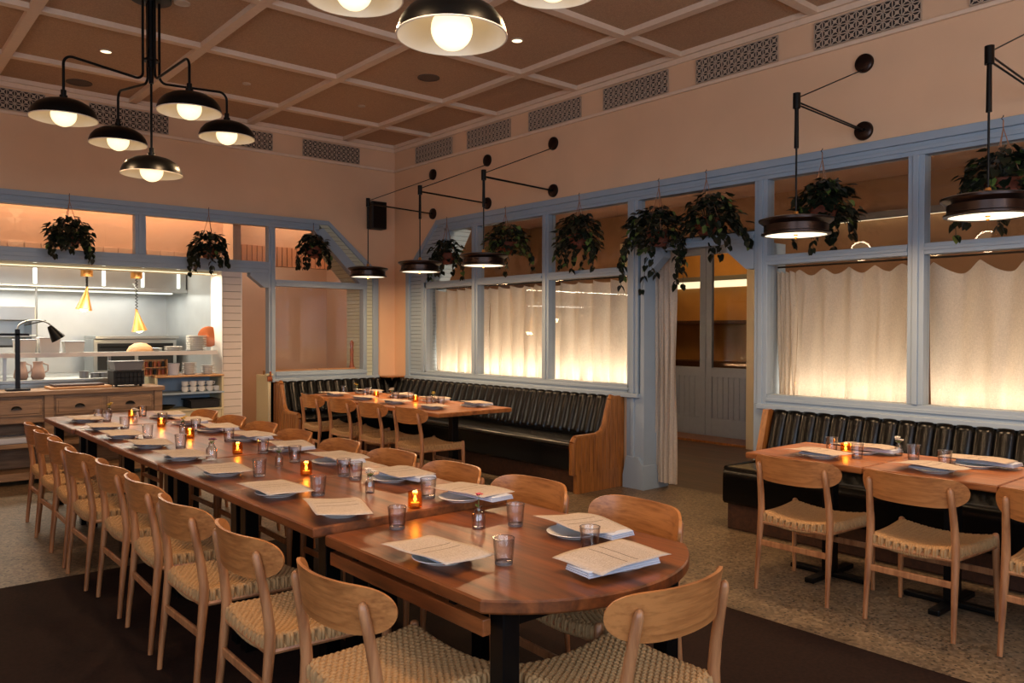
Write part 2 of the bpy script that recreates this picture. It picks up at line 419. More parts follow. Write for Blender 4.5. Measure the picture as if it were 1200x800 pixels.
# wall left and wall behind the camera, with added, unseen street windows for cool daylight
b = MB()
b.prism(R4(YB-.2, -1.6, 0, CZ), 'x', XL-.2, XL); b.prism(R4(1.8, D+.35, 0, CZ), 'x', XL-.2, XL)
b.prism(R4(-1.6, 1.8, 0, .9), 'x', XL-.2, XL); b.prism(R4(-1.6, 1.8, 3.1, CZ), 'x', XL-.2, XL)
struct(b.build('wall_left', M['plaster']), 'beige plaster wall with added street windows')
b = MB()
b.prism(R4(XL, -1.6, 0, CZ), 'y', YB-.2, YB); b.prism(R4(3.4, W+.35, 0, CZ), 'y', YB-.2, YB)
b.prism(R4(-1.6, 3.4, 0, .9), 'y', YB-.2, YB); b.prism(R4(-1.6, 3.4, 3.1, CZ), 'y', YB-.2, YB)
struct(b.build('wall_front', M['plaster']), 'beige plaster wall behind the camera')
def bigwin(n, axis, a, c0, c1):
    b = MB()
    k = 4
    for i in range(k+1):
        t = c0+(c1-c0)*i/k
        if axis == 'x': b.box(a-.08, a-.02, t-.04, t+.04, .9, 3.1)
        else: b.box(t-.04, t+.04, a-.08, a-.02, .9, 3.1)
    for z in (.94, 3.06):
        if axis == 'x': b.box(a-.08, a-.02, c0, c1, z-.04, z+.04)
        else: b.box(c0, c1, a-.08, a-.02, z-.04, z+.04)
    w = struct(b.build(n, M['blue']), 'added blue framed street window behind the camera')
    g = MB()
    if axis == 'x': g.box(a-.052, a-.048, c0, c1, .95, 3.05)
    else: g.box(c0, c1, a-.052, a-.048, .95, 3.05)
    g.build('pane', M['glass'], w)
bigwin('window_8', 'x', XL, -1.6, 1.8); bigwin('window_9', 'y', YB, -1.6, 3.4)

# --- painted frames, right wall
def framex(name, label, rects, polys=(), panes=(), x0=W-.035, x1=W+.07, px=W+.02, m='blue'):
    b = MB()
    for (y0, y1, z0, z1) in rects:
        b.box(x0, x1, y0, y1, z0, z1, .004)
        if min(y1-y0, z1-z0) > .07:   # raised inner bead
            cy, cz = (y0+y1)/2, (z0+z1)/2
            hy, hz = (y1-y0)/2, (z1-z0)/2
            if hy < hz: b.box(x0-.012, x0+.01, cy-hy*.35, cy+hy*.35, z0, z1, .003)
            else: b.box(x0-.012, x0+.01, y0, y1, cz-hz*.3, cz+hz*.3, .003)
    for p in polys: b.prism(p, 'x', x0, x1)
    o = struct(b.build(name, M[m]), label)
    for p in panes:
        g = MB(); g.prism(p, 'x', px, px+.006); g.build('pane', M['glass'], o)
    return o
# outer casing all along (stepped)
b = MB()
b.box(W-.06, W+.02, .1, 8.25, 2.83, 2.89, .004)
b.prism([(8.25, 2.83), (8.25, 2.89), (8.95, 2.27), (8.88, 2.25)], 'x', W-.06, W+.02)
b.box(W-.06, W+.02, 8.87, 8.95, .87, 2.27, .004)
b.box(W-.075, W+.02, 4.93, 8.95, .865, .905, .006); b.box(W-.075, W+.02, .1, 3.66, .865, .905, .006)
struct(b.build('trim_5', M['blue']), 'blue grey casing around the windows')
b = MB(); b.box(W-.03, W+.02, 8.62, 8.88, .9, 2.12); pass
b.prism([(8.88, 2.12), (8.62, 2.12), (8.10, 2.60), (8.10, 2.86), (8.25, 2.86), (8.88, 2.29)], 'x', W-.03, W+.02)
struct(b.build('trim_6', M['blue_slat']), 'blue grey board strip beside the far window')
# chamfer reveal (sloped boards seen through the glass) and end reveal
b = MB(); b.prism([(8.62, 2.05), (8.66, 2.05), (8.12, 2.78), (8.06, 2.78)], 'x', W+.03, W+.36); b.box(W+.07, W+.36, 8.60, 8.66, .95, 2.05)
struct(b.build('trim_7', M['blue_slat']), 'board lined reveal of the far window')
ZT0, ZT1 = 2.12, 2.74
top = [(y0, y1, 2.74, 2.835) for (y0, y1) in ((.1, 8.12),)]
framex('window_1', 'farthest curtained window of the right wall', [(8.5, 8.62, .96, 2.12), (7.549, 8.5, 2.04, 2.12), (5.07, 8.88, .90, .985)],
       panes=[R4(7.55, 8.5, .98, 2.04), [(7.55, 2.12), (8.5, 2.12), (8.5, 2.2), (8.02, 2.74), (7.55, 2.74)]],
       polys=[[(8.5, 2.04), (8.62, 2.12), (8.62, 2.2), (8.12, 2.80), (8.02, 2.74), (8.5, 2.16)]])
framex('window_2', 'middle curtained window between the two far posts', [(7.431, 7.547, .985, 2.74), (6.305, 7.431, 2.04, 2.12)],
       panes=[R4(6.305, 7.431, .98, 2.04), R4(6.305, 7.431, 2.12, 2.74)])
framex('window_3', 'curtained window left of the door opening', [(6.2, 6.303, .985, 2.74), (5.094, 6.2, 2.04, 2.12), (4.96, 5.092, .905, 2.74), (.1, 8.12, 2.74, 2.832)],
       panes=[R4(5.094, 6.2, .98, 2.04), R4(5.094, 6.2, 2.12, 2.74)])
framex('window_4', 'transom over the door opening', [(3.712, 4.958, 2.24, 2.33)], panes=[R4(3.71, 4.96, 2.33, 2.74)],
       polys=[[(3.712, 2.24), (3.712, 2.02), (3.79, 2.02), (3.98, 2.18), (3.98, 2.24)], [(4.888, 2.24), (4.888, 2.02), (4.84, 2.02), (4.66, 2.18), (4.66, 2.24)]])
framex('window_5', 'curtained window right of the door opening', [(3.59, 3.708, .90, 2.74), (2.476, 3.59, 2.04, 2.12), (.1, 3.588, .90, .985)],
       panes=[R4(2.474, 3.59, .98, 2.04), R4(2.474, 3.59, 2.12, 2.74)])
framex('window_6', 'curtained window at the right edge', [(2.361, 2.474, .985, 2.74), (1.25, 2.361, 2.04, 2.12), (1.13, 1.248, .985, 2.74), (.2, 1.13, 2.04, 2.12)],
       panes=[R4(1.25, 2.361, .98, 2.04), R4(1.25, 2.361, 2.12, 2.74), R4(.2, 1.13, .98, 2.04), R4(.2, 1.13, 2.12, 2.74)])
# post beside door down to the floor with plinth
b = MB(); b.box(W-.03, W+.3, 4.885, 4.93, .2, 2.25); b.box(W-.03, W+.3, 4.93, 5.10, 0, .90, .004); b.box(W-.045, W+.02, 5.0, 5.04, 0, .9, .004)
b.prism([(4.86, 0), (5.12, 0), (5.12, .12), (5.08, .3), (4.93, .3), (4.88, .22)], 'x', W-.06, W+.31)
b.box(W-.03, W+.3, 3.60, 3.712, 0, .90, .004); b.box(W+.0, W+.33, 3.64, 3.712, .9, 2.24)
struct(b.build('trim_8', M['blue']), 'blue grey posts on both sides of the door opening')

# --- painted frames, kitchen wall
def framey(name, label, rects, polys=(), panes=(), y0=D-.035, y1=D+.07, py=D+.02, m='blue'):
    b = MB()
    for (a0, a1, z0, z1) in rects:
        b.box(a0, a1, y0, y1, z0, z1, .004)
        cx, cz, hx, hz = (a0+a1)/2, (z0+z1)/2, (a1-a0)/2, (z1-z0)/2
        if hx < hz: b.box(cx-hx*.35, cx+hx*.35, y0-.012, y0+.01, z0, z1, .003)
        else: b.box(a0, a1, y0-.012, y0+.01, cz-hz*.3, cz+hz*.3, .003)
    for p in polys: b.prism(p, 'y', y0, y1)
    o = struct(b.build(name, M[m]), label)
    for p in panes:
        g = MB(); g.prism(p, 'y', py, py+.006); g.build('pane', M['glass'], o)
    return o
b = MB()
b.box(.2, 4.82, D-.06, D+.02, 2.84, 2.895, .004)
b.prism([(4.82, 2.84), (4.82, 2.895), (5.55, 2.275), (5.47, 2.25)], 'y', D-.06, D+.02)
b.box(5.47, 5.55, D-.06, D+.02, .87, 2.275, .004)
b.box(4.06, 5.56, D-.075, D+.02, .865, .905, .006)
struct(b.build('trim_9', M['blue']), 'blue grey casing around the kitchen openings')
b = MB(); b.box(5.39, 5.47, D-.03, D+.02, .9, 2.12); b.prism([(5.39, 2.12), (5.47, 2.12), (5.47, 2.3), (4.80, 2.86), (4.70, 2.84)], 'y', D-.03, D+.02)
struct(b.build('trim_10', M['green_slat']), 'pale board strip beside the inset window')
b = MB(); b.box(5.34, 5.40, D+.07, D+.42, .9, 2.06); b.prism([(5.34, 2.06), (5.40, 2.06), (4.76, 2.76), (4.70, 2.76)], 'y', D+.07, D+.42)
struct(b.build('trim_11', M['green_slat']), 'pale board lined reveal of the inset window')
framey('window_10', 'transoms and rails over the kitchen opening', [(.2, 4.70, 2.76, 2.845), (.2, 4.03, 2.19, 2.33), (1.25-.1, 1.25+.01, 2.33, 2.76), (2.51, 2.624, 2.33, 2.76), (4.03, 4.116, .9, 2.76)],
       polys=[[(4.03, 2.19), (4.03, 2.02), (3.97, 2.02), (3.80, 2.15), (3.80, 2.19)]],
       panes=[R4(.3, 1.15, 2.33, 2.76), R4(1.26, 2.51, 2.33, 2.76), R4(2.624, 4.03, 2.33, 2.76)])
framey('window_7', 'inset window beside the corner with a sloping transom above', [(4.118, 5.39, .905, .99), (4.118, 5.39, 2.04, 2.12), (5.335, 5.39, .99, 2.04)],
       polys=[[(5.28, 2.12), (5.39, 2.12), (5.39, 2.18), (4.76, 2.80), (4.63, 2.76)]],
       panes=[R4(4.116, 5.335, .99, 2.04), [(4.116, 2.12), (5.28, 2.12), (4.63, 2.76), (4.116, 2.76)]])
b = MB(); b.box(4.03, 4.10, D, D+.3, 0, .9); struct(b.build('trim_12', M['cream']), 'cream jamb of the passage')
b = MB(); b.box(4.0, 4.035, D-.08, D+.28, .12, .95, .004); b.box(3.98, 4.06, D-.09, D-.02, .95, .97)
o = struct(b.build('door_3', M['cream']), 'cream half door at the passage, seen edge on')
b = MB(); b.box(3.99, 4.045, D-.1, D-.07, .88, .94, .004); b.cyl((4.02, D-.1, .93), (4.02, D-.1, 1.0), .012); b.build('latch', M['copper'], o, True)

# --- rooms behind: passage and kitchen
b = MB()
b.box(3.74, 3.84, D+.35, 11.4, 0, 3.2)      # partition
struct(b.build('wall_kitchen', M['plaster_dim']), 'plaster partition beside the kitchen')
b = MB(); b.box(3.84, 7.2, 11.4, 11.5, 0, 3.2); b.box(5.9, 6.0, D+.36, 11.4, 0, 3.2); struct(b.build('wall_passage', M['plaster']), 'pinkish beige wall seen through the inset window')
b = MB(); b.box(3.86, 5.9, 10.2, 10.24, 2.36, 2.62); struct(b.build('trim_13', slats('pink_beadboard', (190, 140, 112), 0, .07, .5, .01, .1)), 'row of upright pink boards behind the transom')
b = MB(); b.box(3.86, 5.9, 10.24, 10.3, 2.36, 3.4); struct(b.build('wall_passage', M['plaster_dim']), 'orange lit wall above the row of boards')
# soffit in front of the kitchen
b = MB(); b.box(.0, 3.74, 10.0, 10.1, 2.46, 3.4); b.box(0, 3.74, 9.98, 10.12, 2.335, 2.46)
struct(b.build('wall_soffit', M['plaster_dim']), 'orange lit wall above the kitchen pass')
b = MB()
for i in range(24): b.box(.02+i*.156, .02+i*.156+.145, 9.965, 9.98, 2.345, 2.45, .003)
struct(b.build('trim_14', M['plaster_dim']), 'row of boards along the kitchen soffit')
b = MB(); b.box(-.6, 3.74, D+.35, 10.0, 3.4, 3.5); b.box(3.84, 6.0, D+.35, 11.5, 3.4, 3.5); struct(b.build('ceiling', M['plaster']), 'ceiling behind the kitchen wall')
b = MB(); b.box(-.6, 3.74, 10.1, 12.2, 3.0, 3.1); struct(b.build('ceiling', M['white']), 'white kitchen ceiling')
b = MB(); b.box(-.6, 3.74, 12.1, 12.2, 0, 3.1); b.box(-.7, -.6, D+.35, 12.2, 0, 3.4); b.box(3.70, 3.74, 10.1, 12.1, 0, 3.1)
struct(b.build('wall_kitchen', M['steel_wall']), 'pale steel clad kitchen wall')

# --- hall behind the right wall
HX = 8.85
b = MB()
b.prism(R4(-1.5, 5.72, 0, 3.3), 'x', HX, HX+.12); b.prism(R4(7.78, 12, 0, 3.3), 'x', HX, HX+.12); b.prism(R4(5.72, 7.78, 2.75, 3.3), 'x', HX, HX+.12)
b.box(HX, 9.37, 5.62, 5.72, 0, 2.8); b.box(HX, 9.37, 7.78, 7.88, 0, 2.8)
b.box(W+.35, HX, -1.6, -1.5, 0, 3.3); b.box(6.0, HX, 9.9, 10.0, 0, 3.3)
struct(b.build('wall_hall', mat('hall_paint', (150, 116, 84), .8, var=.04, scale=3)), 'brown beige wall of the hall beyond the windows')
b = MB(); b.box(W+.35, 12, -1.6, 10, 3.2, 3.3); struct(b.build('ceiling', M['plaster_dim']), 'ceiling of the hall')
b = MB(); b.box(11.4, 11.5, 3, 11, 0, 3.2); b.box(9.4, 11.4, 4.3, 4.4, 0, 3.2); b.box(9.4, 11.4, 10.4, 10.5, 0, 3.2)
struct(b.build('wall_hall', mat('ochre_plaster', (170, 122, 60), .7, var=.15, scale=3)), 'ochre wall behind the double door')
b = MB()
b.box(HX-.03, HX+.02, 5.62, 5.74, 0, 2.78, .004); b.box(HX-.03, HX+.02, 7.76, 7.88, 0, 2.78, .004); b.box(HX, 9.37, 5.72, 5.76, 0, 2.75)
struct(b.build('trim_15', M['cream']), 'cream casing of the hall doorway')
b = MB(); b.box(HX+.05, 9.7, 5.72, 7.78, -.02, .03, .004); struct(b.build('trim_16', M['oakbench']), 'wooden threshold in front of the double door')
def leaf(y0, y1, n, label):
    b = MB(); x0, x1 = 9.37, 9.42
    st = .10
    for (a, c) in ((y0, y0+st), (y1-st, y1)): b.box(x0, x1, a, c, .03, 2.72, .003)
    for (z0, z1) in ((.03, .28), (.86, .99), (2.58, 2.72)): b.box(x0+.002, x1-.002, y0+st-.005, y1-st+.005, z0, z1, .003)
    o = struct(b.build(n, M['door']), label)
    p = MB(); k = 9; w = (y1-y0-2*st)/k
    for i in range(k): p.box(x0+.015, x1-.015, y0+st+i*w+.002, y0+st+(i+1)*w-.002, .27, .87, .004)
    p.build('beadboard_panel', M['door'], o)
    g = MB(); g.box(x0+.02, x0+.026, y0+st, y1-st, .98, 2.59); g.build('pane', M['glass'], o)
leaf(6.76, 7.78, 'door_1', 'left leaf of the grey glazed double door')
leaf(5.76, 6.755, 'door_2', 'right leaf of the grey glazed double door')
b = MB(); b.box(W+.37, W+.41, 3.70, 3.735, .03, 2.22, .003)
dl = struct(b.build('door_4', M['cream']), 'cream door leaf folded open against the right jamb, seen edge on')
for z in (.35, 1.15, 1.9):
    h = MB(); h.box(W+.345, W+.375, 3.70, 3.74, z-.05, z+.05, .003); h.cyl((W+.36, 3.745, z-.055), (W+.36, 3.745, z+.055), .008, seg=8); h.build('hinge', M['brass'], dl)
# warm light bars of the hall
def lightbar(loc, ln, label, h=.035):
    t = thing('light_bar', label, 'light', loc, 0, 'warm light bars in the hall')
    b = MB(); b.box(-.07, .0, -ln/2, ln/2, .03, .07, .004); b.box(-.1, -.09, -ln/2, ln/2, -.01, .07, .002); b.build('housing', M['grey'], t)
    b = MB(); b.box(-.08, -.01, -ln/2+.02, ln/2-.02, .03-h, .03, .004); b.build('tube', M['strip'], t)
lightbar((HX, 4.15, 2.75), 2.2, 'long warm light bar on the hall wall, seen through the transoms')
lightbar((11.4, 7.9, 2.36), 3.0, 'long warm light bar behind the panes of the double door', .15)
b = MB(); b.box(11.1, 11.4, 6.2, 9.8, 1.62, 1.68, .004); b.box(11.0, 11.4, 6.2, 9.8, .9, 1.0, .004)
tag(b.build('wall_shelf', M['darkwood']), 'dark wooden shelves behind the panes of the double door', 'shelf')

ORD = ['first', 'second', 'third', 'fourth', 'fifth', 'sixth', 'seventh', 'eighth', 'ninth', 'tenth']

# ------------------------------------------------------------------ curtains
def curtain(y0, y1, z0, z1, x, label, n, amp=.045, scallop=.03, group='linen curtains behind the windows', lam=None):
    lam = lam or (y1-y0)/n
    ph = random.random()*6
    def fn(u, v):
        y = y0+(y1-y0)*u; z = z0+(z1-z0)*v
        a = 2*pi*(y-y0)/lam
        k = .55+.45*v
        xx = x+amp*(sin(a+.5*sin(.7*a+ph))*k+.35*sin(2.3*a+ph*2)*(1-v))+.006*sin(40*u+9*v)
        zz = z-(scallop*(abs(sin(a/2+.4))**1.2)*(v**14))
        return (xx, y+.012*sin(3*z+ph+a), zz)
    b = MB(); b.grid(fn, max(60, int((y1-y0)*110)), 40)
    o = b.build('curtain', M['curtain'], None, True, ang=180, fix=False)
    tag(o, label, 'curtain', group)
    return o
CX = W+.20
curtain(7.50, 8.58, .90, 2.035, CX, 'glowing linen curtain in the farthest window, nearest the corner', 5)
curtain(6.25, 7.50, .90, 2.025, CX, 'glowing linen curtain in the second window from the corner', 6)
curtain(5.02, 6.25, .90, 2.03, CX, 'glowing linen curtain in the window just left of the door opening', 5)
curtain(2.43, 3.46, .90, 2.005, CX, 'linen curtain in the window just right of the door opening', 5, .022, .05)
curtain(3.46, 3.62, .90, 2.00, CX, 'narrow bunched linen curtain at the left end of the window right of the door', 4, .035, .02)
curtain(1.2, 2.41, .90, 2.0, CX, 'linen curtain in the window at the right edge of the view', 4, .03, .09)
curtain(.3, 1.2, .90, 2.0, CX, 'linen curtain beyond the right edge of the view', 4)
b = curtain(4.66, 4.90, .06, 2.35, W+.16, 'long cream linen curtain hanging beside the door opening down to the floor', 4, .035, .0, None)
def rod(y0, y1, x, z, label, nm='curtain_rod'):
    b = MB(); b.cyl((x, y0, z), (x, y1, z), .008, seg=8)
    o = tag(b.build(nm, M['black']), label, 'curtain rod')
rod(5.0, 8.62, CX, 2.045, 'thin dark curtain rod across the three far windows')
rod(.25, 3.63, CX, 2.035, 'thin dark curtain rod across the windows right of the door')
rod(3.72, 4.93, W+.16, 2.36, 'thin dark curtain rod over the door opening')

# ------------------------------------------------------------------ banquettes
def channel_back(fn_pt, length, name, parent, pitch=.122):
    """fn_pt(s, d, z) -> world point; s along bench, d distance from wall"""
    prof = [(.20, .44), (.215, .50), (.19, .58), (.165, .66), (.14, .74), (.115, .81), (.10, .85), (.075, .872), (.04, .874), (.02, .86)]
    n = int(length/pitch); ns = n*8
    def f(u, v):
        s = u*length; k = v*(len(prof)-1); i = min(int(k), len(prof)-2); t = k-i
        d = prof[i][0]*(1-t)+prof[i+1][0]*t; z = prof[i][1]*(1-t)+prof[i+1][1]*t
        ph = (u*n) % 1
        bulge = sqrt(max(0, 1-(2*ph-1)**2))*.03-.02
        return fn_pt(s, d+bulge*(1 if v < .8 else .6), z+bulge*.3*(v > .6))
    b = MB(); b.grid(f, ns, 27)
    return b.build(name, M['leather'], parent, True, ang=75)
def seat_profile(dep=.68):
    return [(.15, .30), (.15, .462), (dep-.06, .475), (dep-.025, .468), (dep-.004, .445), (dep, .40), (dep, .22), (dep-.02, .20)]
def end_panel(fn, parent, dep=.70, label=None):
    pr = [(dep-.04, 0), (dep-.04, .17), (dep, .18), (dep, .47), (dep-.03, .51), (.40, .515), (.32, .54), (.275, .60), (.20, .84), (.17, .877), (.02, .877), (.02, 0)]
    b = MB()
    b.rings([[fn(d, z, 0) for d, z in pr], [fn(d, z, .05) for d, z in pr]])
    o = b.build('end_panel', M['oakbench'], parent)
    # proud edge band and upright beads
    b = MB()
    for (d0, z0), (d1, z1) in zip(pr[2:9], pr[3:10]):
        p0, p1 = Vector(fn(d0, z0, .025)), Vector(fn(d1, z1, .025))
        b.tube([p0, p1], .029, 8)
    b.tube([fn(dep, .18, .03), fn(.02, .18, .03)], .012, 8)
    b.build('edge_band', M['oakbench'], o)
    b = MB(); d = .06
    while d < dep-.06:
        zt = .85 if d < .17 else (.84-(d-.2)*3 if d < .3 else .50)
        for s in (-.003, .053):
            b.tube([fn(d, .19, s), fn(d, zt, s)], .0045, 6)
        d += .055
    b.build('bead', M['oakbench'], o)
    return o
bq = thing('banquette', 'long L-shaped banquette in channelled black leather with wooden ends, in the far corner', 'bench', (W, D, 0))
def loc(p, o): return (p[0]-o[0], p[1]-o[1], p[2])
o_ = (W, D)
channel_back(lambda s, d, z: loc((W-d, 5.20+s, z), o_), D-5.20-.1, 'backrest', bq)
channel_back(lambda s, d, z: loc((4.13+s, D-d, z), o_), W-4.13-.1, 'backrest', bq)
b = MB(); pr = seat_profile()
b.rings([[loc((W-d, 5.19, z), o_) for d, z in pr], [loc((W-d, D-.1, z), o_) for d, z in pr]])
b.build('seat', M['leather'], bq, True)
b = MB(); b.rings([[loc((4.13, D-d, z), o_) for d, z in pr], [loc((W-.5, D-d, z), o_) for d, z in pr]]); b.build('seat', M['leather'], bq, True)
b = MB(); b.box(-.62, -.03, 5.19-D, -.05, 0, .22); b.box(4.13-W, -.6, -.62, -.03, 0, .22); b.build('base', M['darkwood'], bq)
b = MB(); b.cyl(loc((W-.675, 5.19, .44), o_), loc((W-.675, D-.7, .44), o_), .008, seg=6); b.cyl(loc((4.14, D-.675, .44), o_), loc((W-.7, D-.675, .44), o_), .008, seg=6); b.build('piping', M['piping'], bq)
end_panel(lambda d, z, t: loc((W-d, 5.14+t, z), o_), bq)
end_panel(lambda d, z, t: loc((4.09+t, D-d, z), o_), bq)
b = MB(); b.box(-.28, -.02, -.28, -.02, .875, .89, .003); b.build('corner_shelf', M['oakbench'], bq)
bq2 = thing('banquette', 'banquette in channelled black leather under the windows right of the door', 'bench', (W, 3.55, 0))
o_ = (W, 3.55)
channel_back(lambda s, d, z: loc((W-d, .4+s, z), o_), 3.10, 'backrest', bq2)
b = MB(); pr = seat_profile(.72); b.rings([[loc((W-d, .4, z), o_) for d, z in pr], [loc((W-d, 3.53, z), o_) for d, z in pr]]); b.build('seat', M['leather'], bq2, True)
b = MB(); b.tube([loc((W-.16, 3.53, .46), o_), loc((W-.68, 3.53, .46), o_)], .02, 8); b.box(-.69, -.12, -.05, 0, .22, .46, .02); b.build('seat_side', M['leather'], bq2, True)
b = MB(); b.box(-.66, -.05, .4-3.55, -.02, 0, .22, .01); b.build('base', M['darkwood'], bq2)
b = MB()
pr = [(.02, .22), (.24, .22), (.24, .5), (.13, .87), (.02, .875)]
b.rings([[loc((W-d, 3.51, z), o_) for d, z in pr], [loc((W-d, 3.56, z), o_) for d, z in pr]]); b.build('end_panel', M['oakbench'], bq2)

# ------------------------------------------------------------------ tables
def rnd_prism(b, poly, z0, z1, r=.006):
    n = len(poly); cx = sum(p[0] for p in poly)/n; cy = sum(p[1] for p in poly)/n
    def ring(s, z): 
        out = []
        for x, y in poly:
            v = Vector((x-cx, y-cy)); l = v.length
            v = v*((l-s)/l); out.append((cx+v.x, cy+v.y, z))
        return out
    b.rings([ring(r, z0), ring(0, z0+r), ring(0, z1-r), ring(r, z1)])
def table(name, label, x0, x1, y0, y1, z, th=.04, m='table', poly=None, legs=True, group=None, ped=None):
    cx, cy = (x0+x1)/2, (y0+y1)/2
    t = thing(name, label, 'table', (cx, cy, 0), 0, group)
    P = [(x-cx, y-cy) for x, y in (poly or [(x0, y0), (x1, y0), (x1, y1), (x0, y1)])]
    b = MB(); rnd_prism(b, P, z-th, z); b.build('tabletop', M[m], t)
    if legs:
        for sx in (-1, 1):
            for sy in (-1, 1):
                b = MB(); hx, hy = (x1-x0)/2-.10, (y1-y0)/2-.06
                if poly: cyy = sy*hy-(.0 if sy > 0 else -.17)
                else: cyy = sy*hy
                b.box(sx*hx-.032, sx*hx+.032, cyy-.032, cyy+.032, 0.003, z-th, .003); b.build('leg', M['black'], t)
        hx = (x1-x0)/2-.10
        yb, yf = (y1-y0)/2-.06, -((y1-y0)/2-.06)+(.17 if poly else 0)
        for q in (yb, yf): b = MB(); b.box(-hx, hx, q-.02, q+.02, z-th-.06, z-th, .003); b.build('apron', M['black'], t)
    for (px, py) in (ped or []):
        b = MB(); b.box(px-.035, px+.035, py-.035, py+.035, .02, z-th, .003); b.box(px-.13, px+.13, py-.13, py+.13, z-th-.012, z-th, .003); b.build('column', M['black'], t)
        b = MB(); b.box(px-.25, px+.25, py-.03, py+.03, 0.0, .03, .006); b.box(px-.03, px+.03, py-.25, py+.25, 0.0, .03, .006); b.build('foot', M['black'], t)
    return t
# nearest table with its bowed end
arc = []
R_ = .63; yc = 2.21
a0 = atan2(-.408, -.48); a1 = atan2(-.408, .48)
for i in range(25):
    a = a0+(a1-a0)*i/24
    arc.append((1.90+R_*cos(a), yc+R_*sin(a)))
t1 = table('dining_table', 'nearest section of the long walnut table, with the bowed end and slightly lower top', 1.42, 2.38, 1.58, 2.755, .72, .042,
           poly=arc+[(2.38, 2.755), (1.42, 2.755)], group='sections of the long table')
for x in (-.45, .45):
    b = MB(); b.box(x-.015, x+.015, -.36, .58, .605, .655, .003); b.build('side_rail', M['table'], t1)
for y in (-.185, .415):
    b = MB(); b.box(-.45, .45, y-.015, y+.015, .655, .678); b.build('bearer', M['black'], t1)
ys = [2.765, 3.68, 4.66, 5.68, 6.72, 7.76]
desc = ['next to the bowed end', 'third from the camera', 'fourth from the camera', 'fifth from the camera', 'farthest, nearest the kitchen sideboard']
for i in range(5):
    dx = [0, .006, -.004, .01, -.01][i]
    table('dining_table', 'square section of the long walnut table, '+desc[i], 1.375+dx, 2.335+dx, ys[i]+.003, ys[i+1]-.003, .75-.002*(i % 2), group='sections of the long table')
table('dining_table', 'long oak table pushed against the corner banquette', 4.16, 5.02, 5.88, 8.62, .75, .04, m='table_light', legs=False, ped=[(0, -1.0), (0, 1.0)])
rt_y = [(2.07, 2.80, 'closest to the door opening'), (1.40, 2.06, 'middle one of the row'), (.70, 1.39, 'cut by the right edge of the view')]
for y0, y1, d in rt_y:
    table('dining_table', 'small oak table at the right-hand banquette, '+d, 4.30, 5.02, y0, y1, .75, .035, m='table_light', legs=False, ped=[(0, 0)], group='small tables along the right banquette')

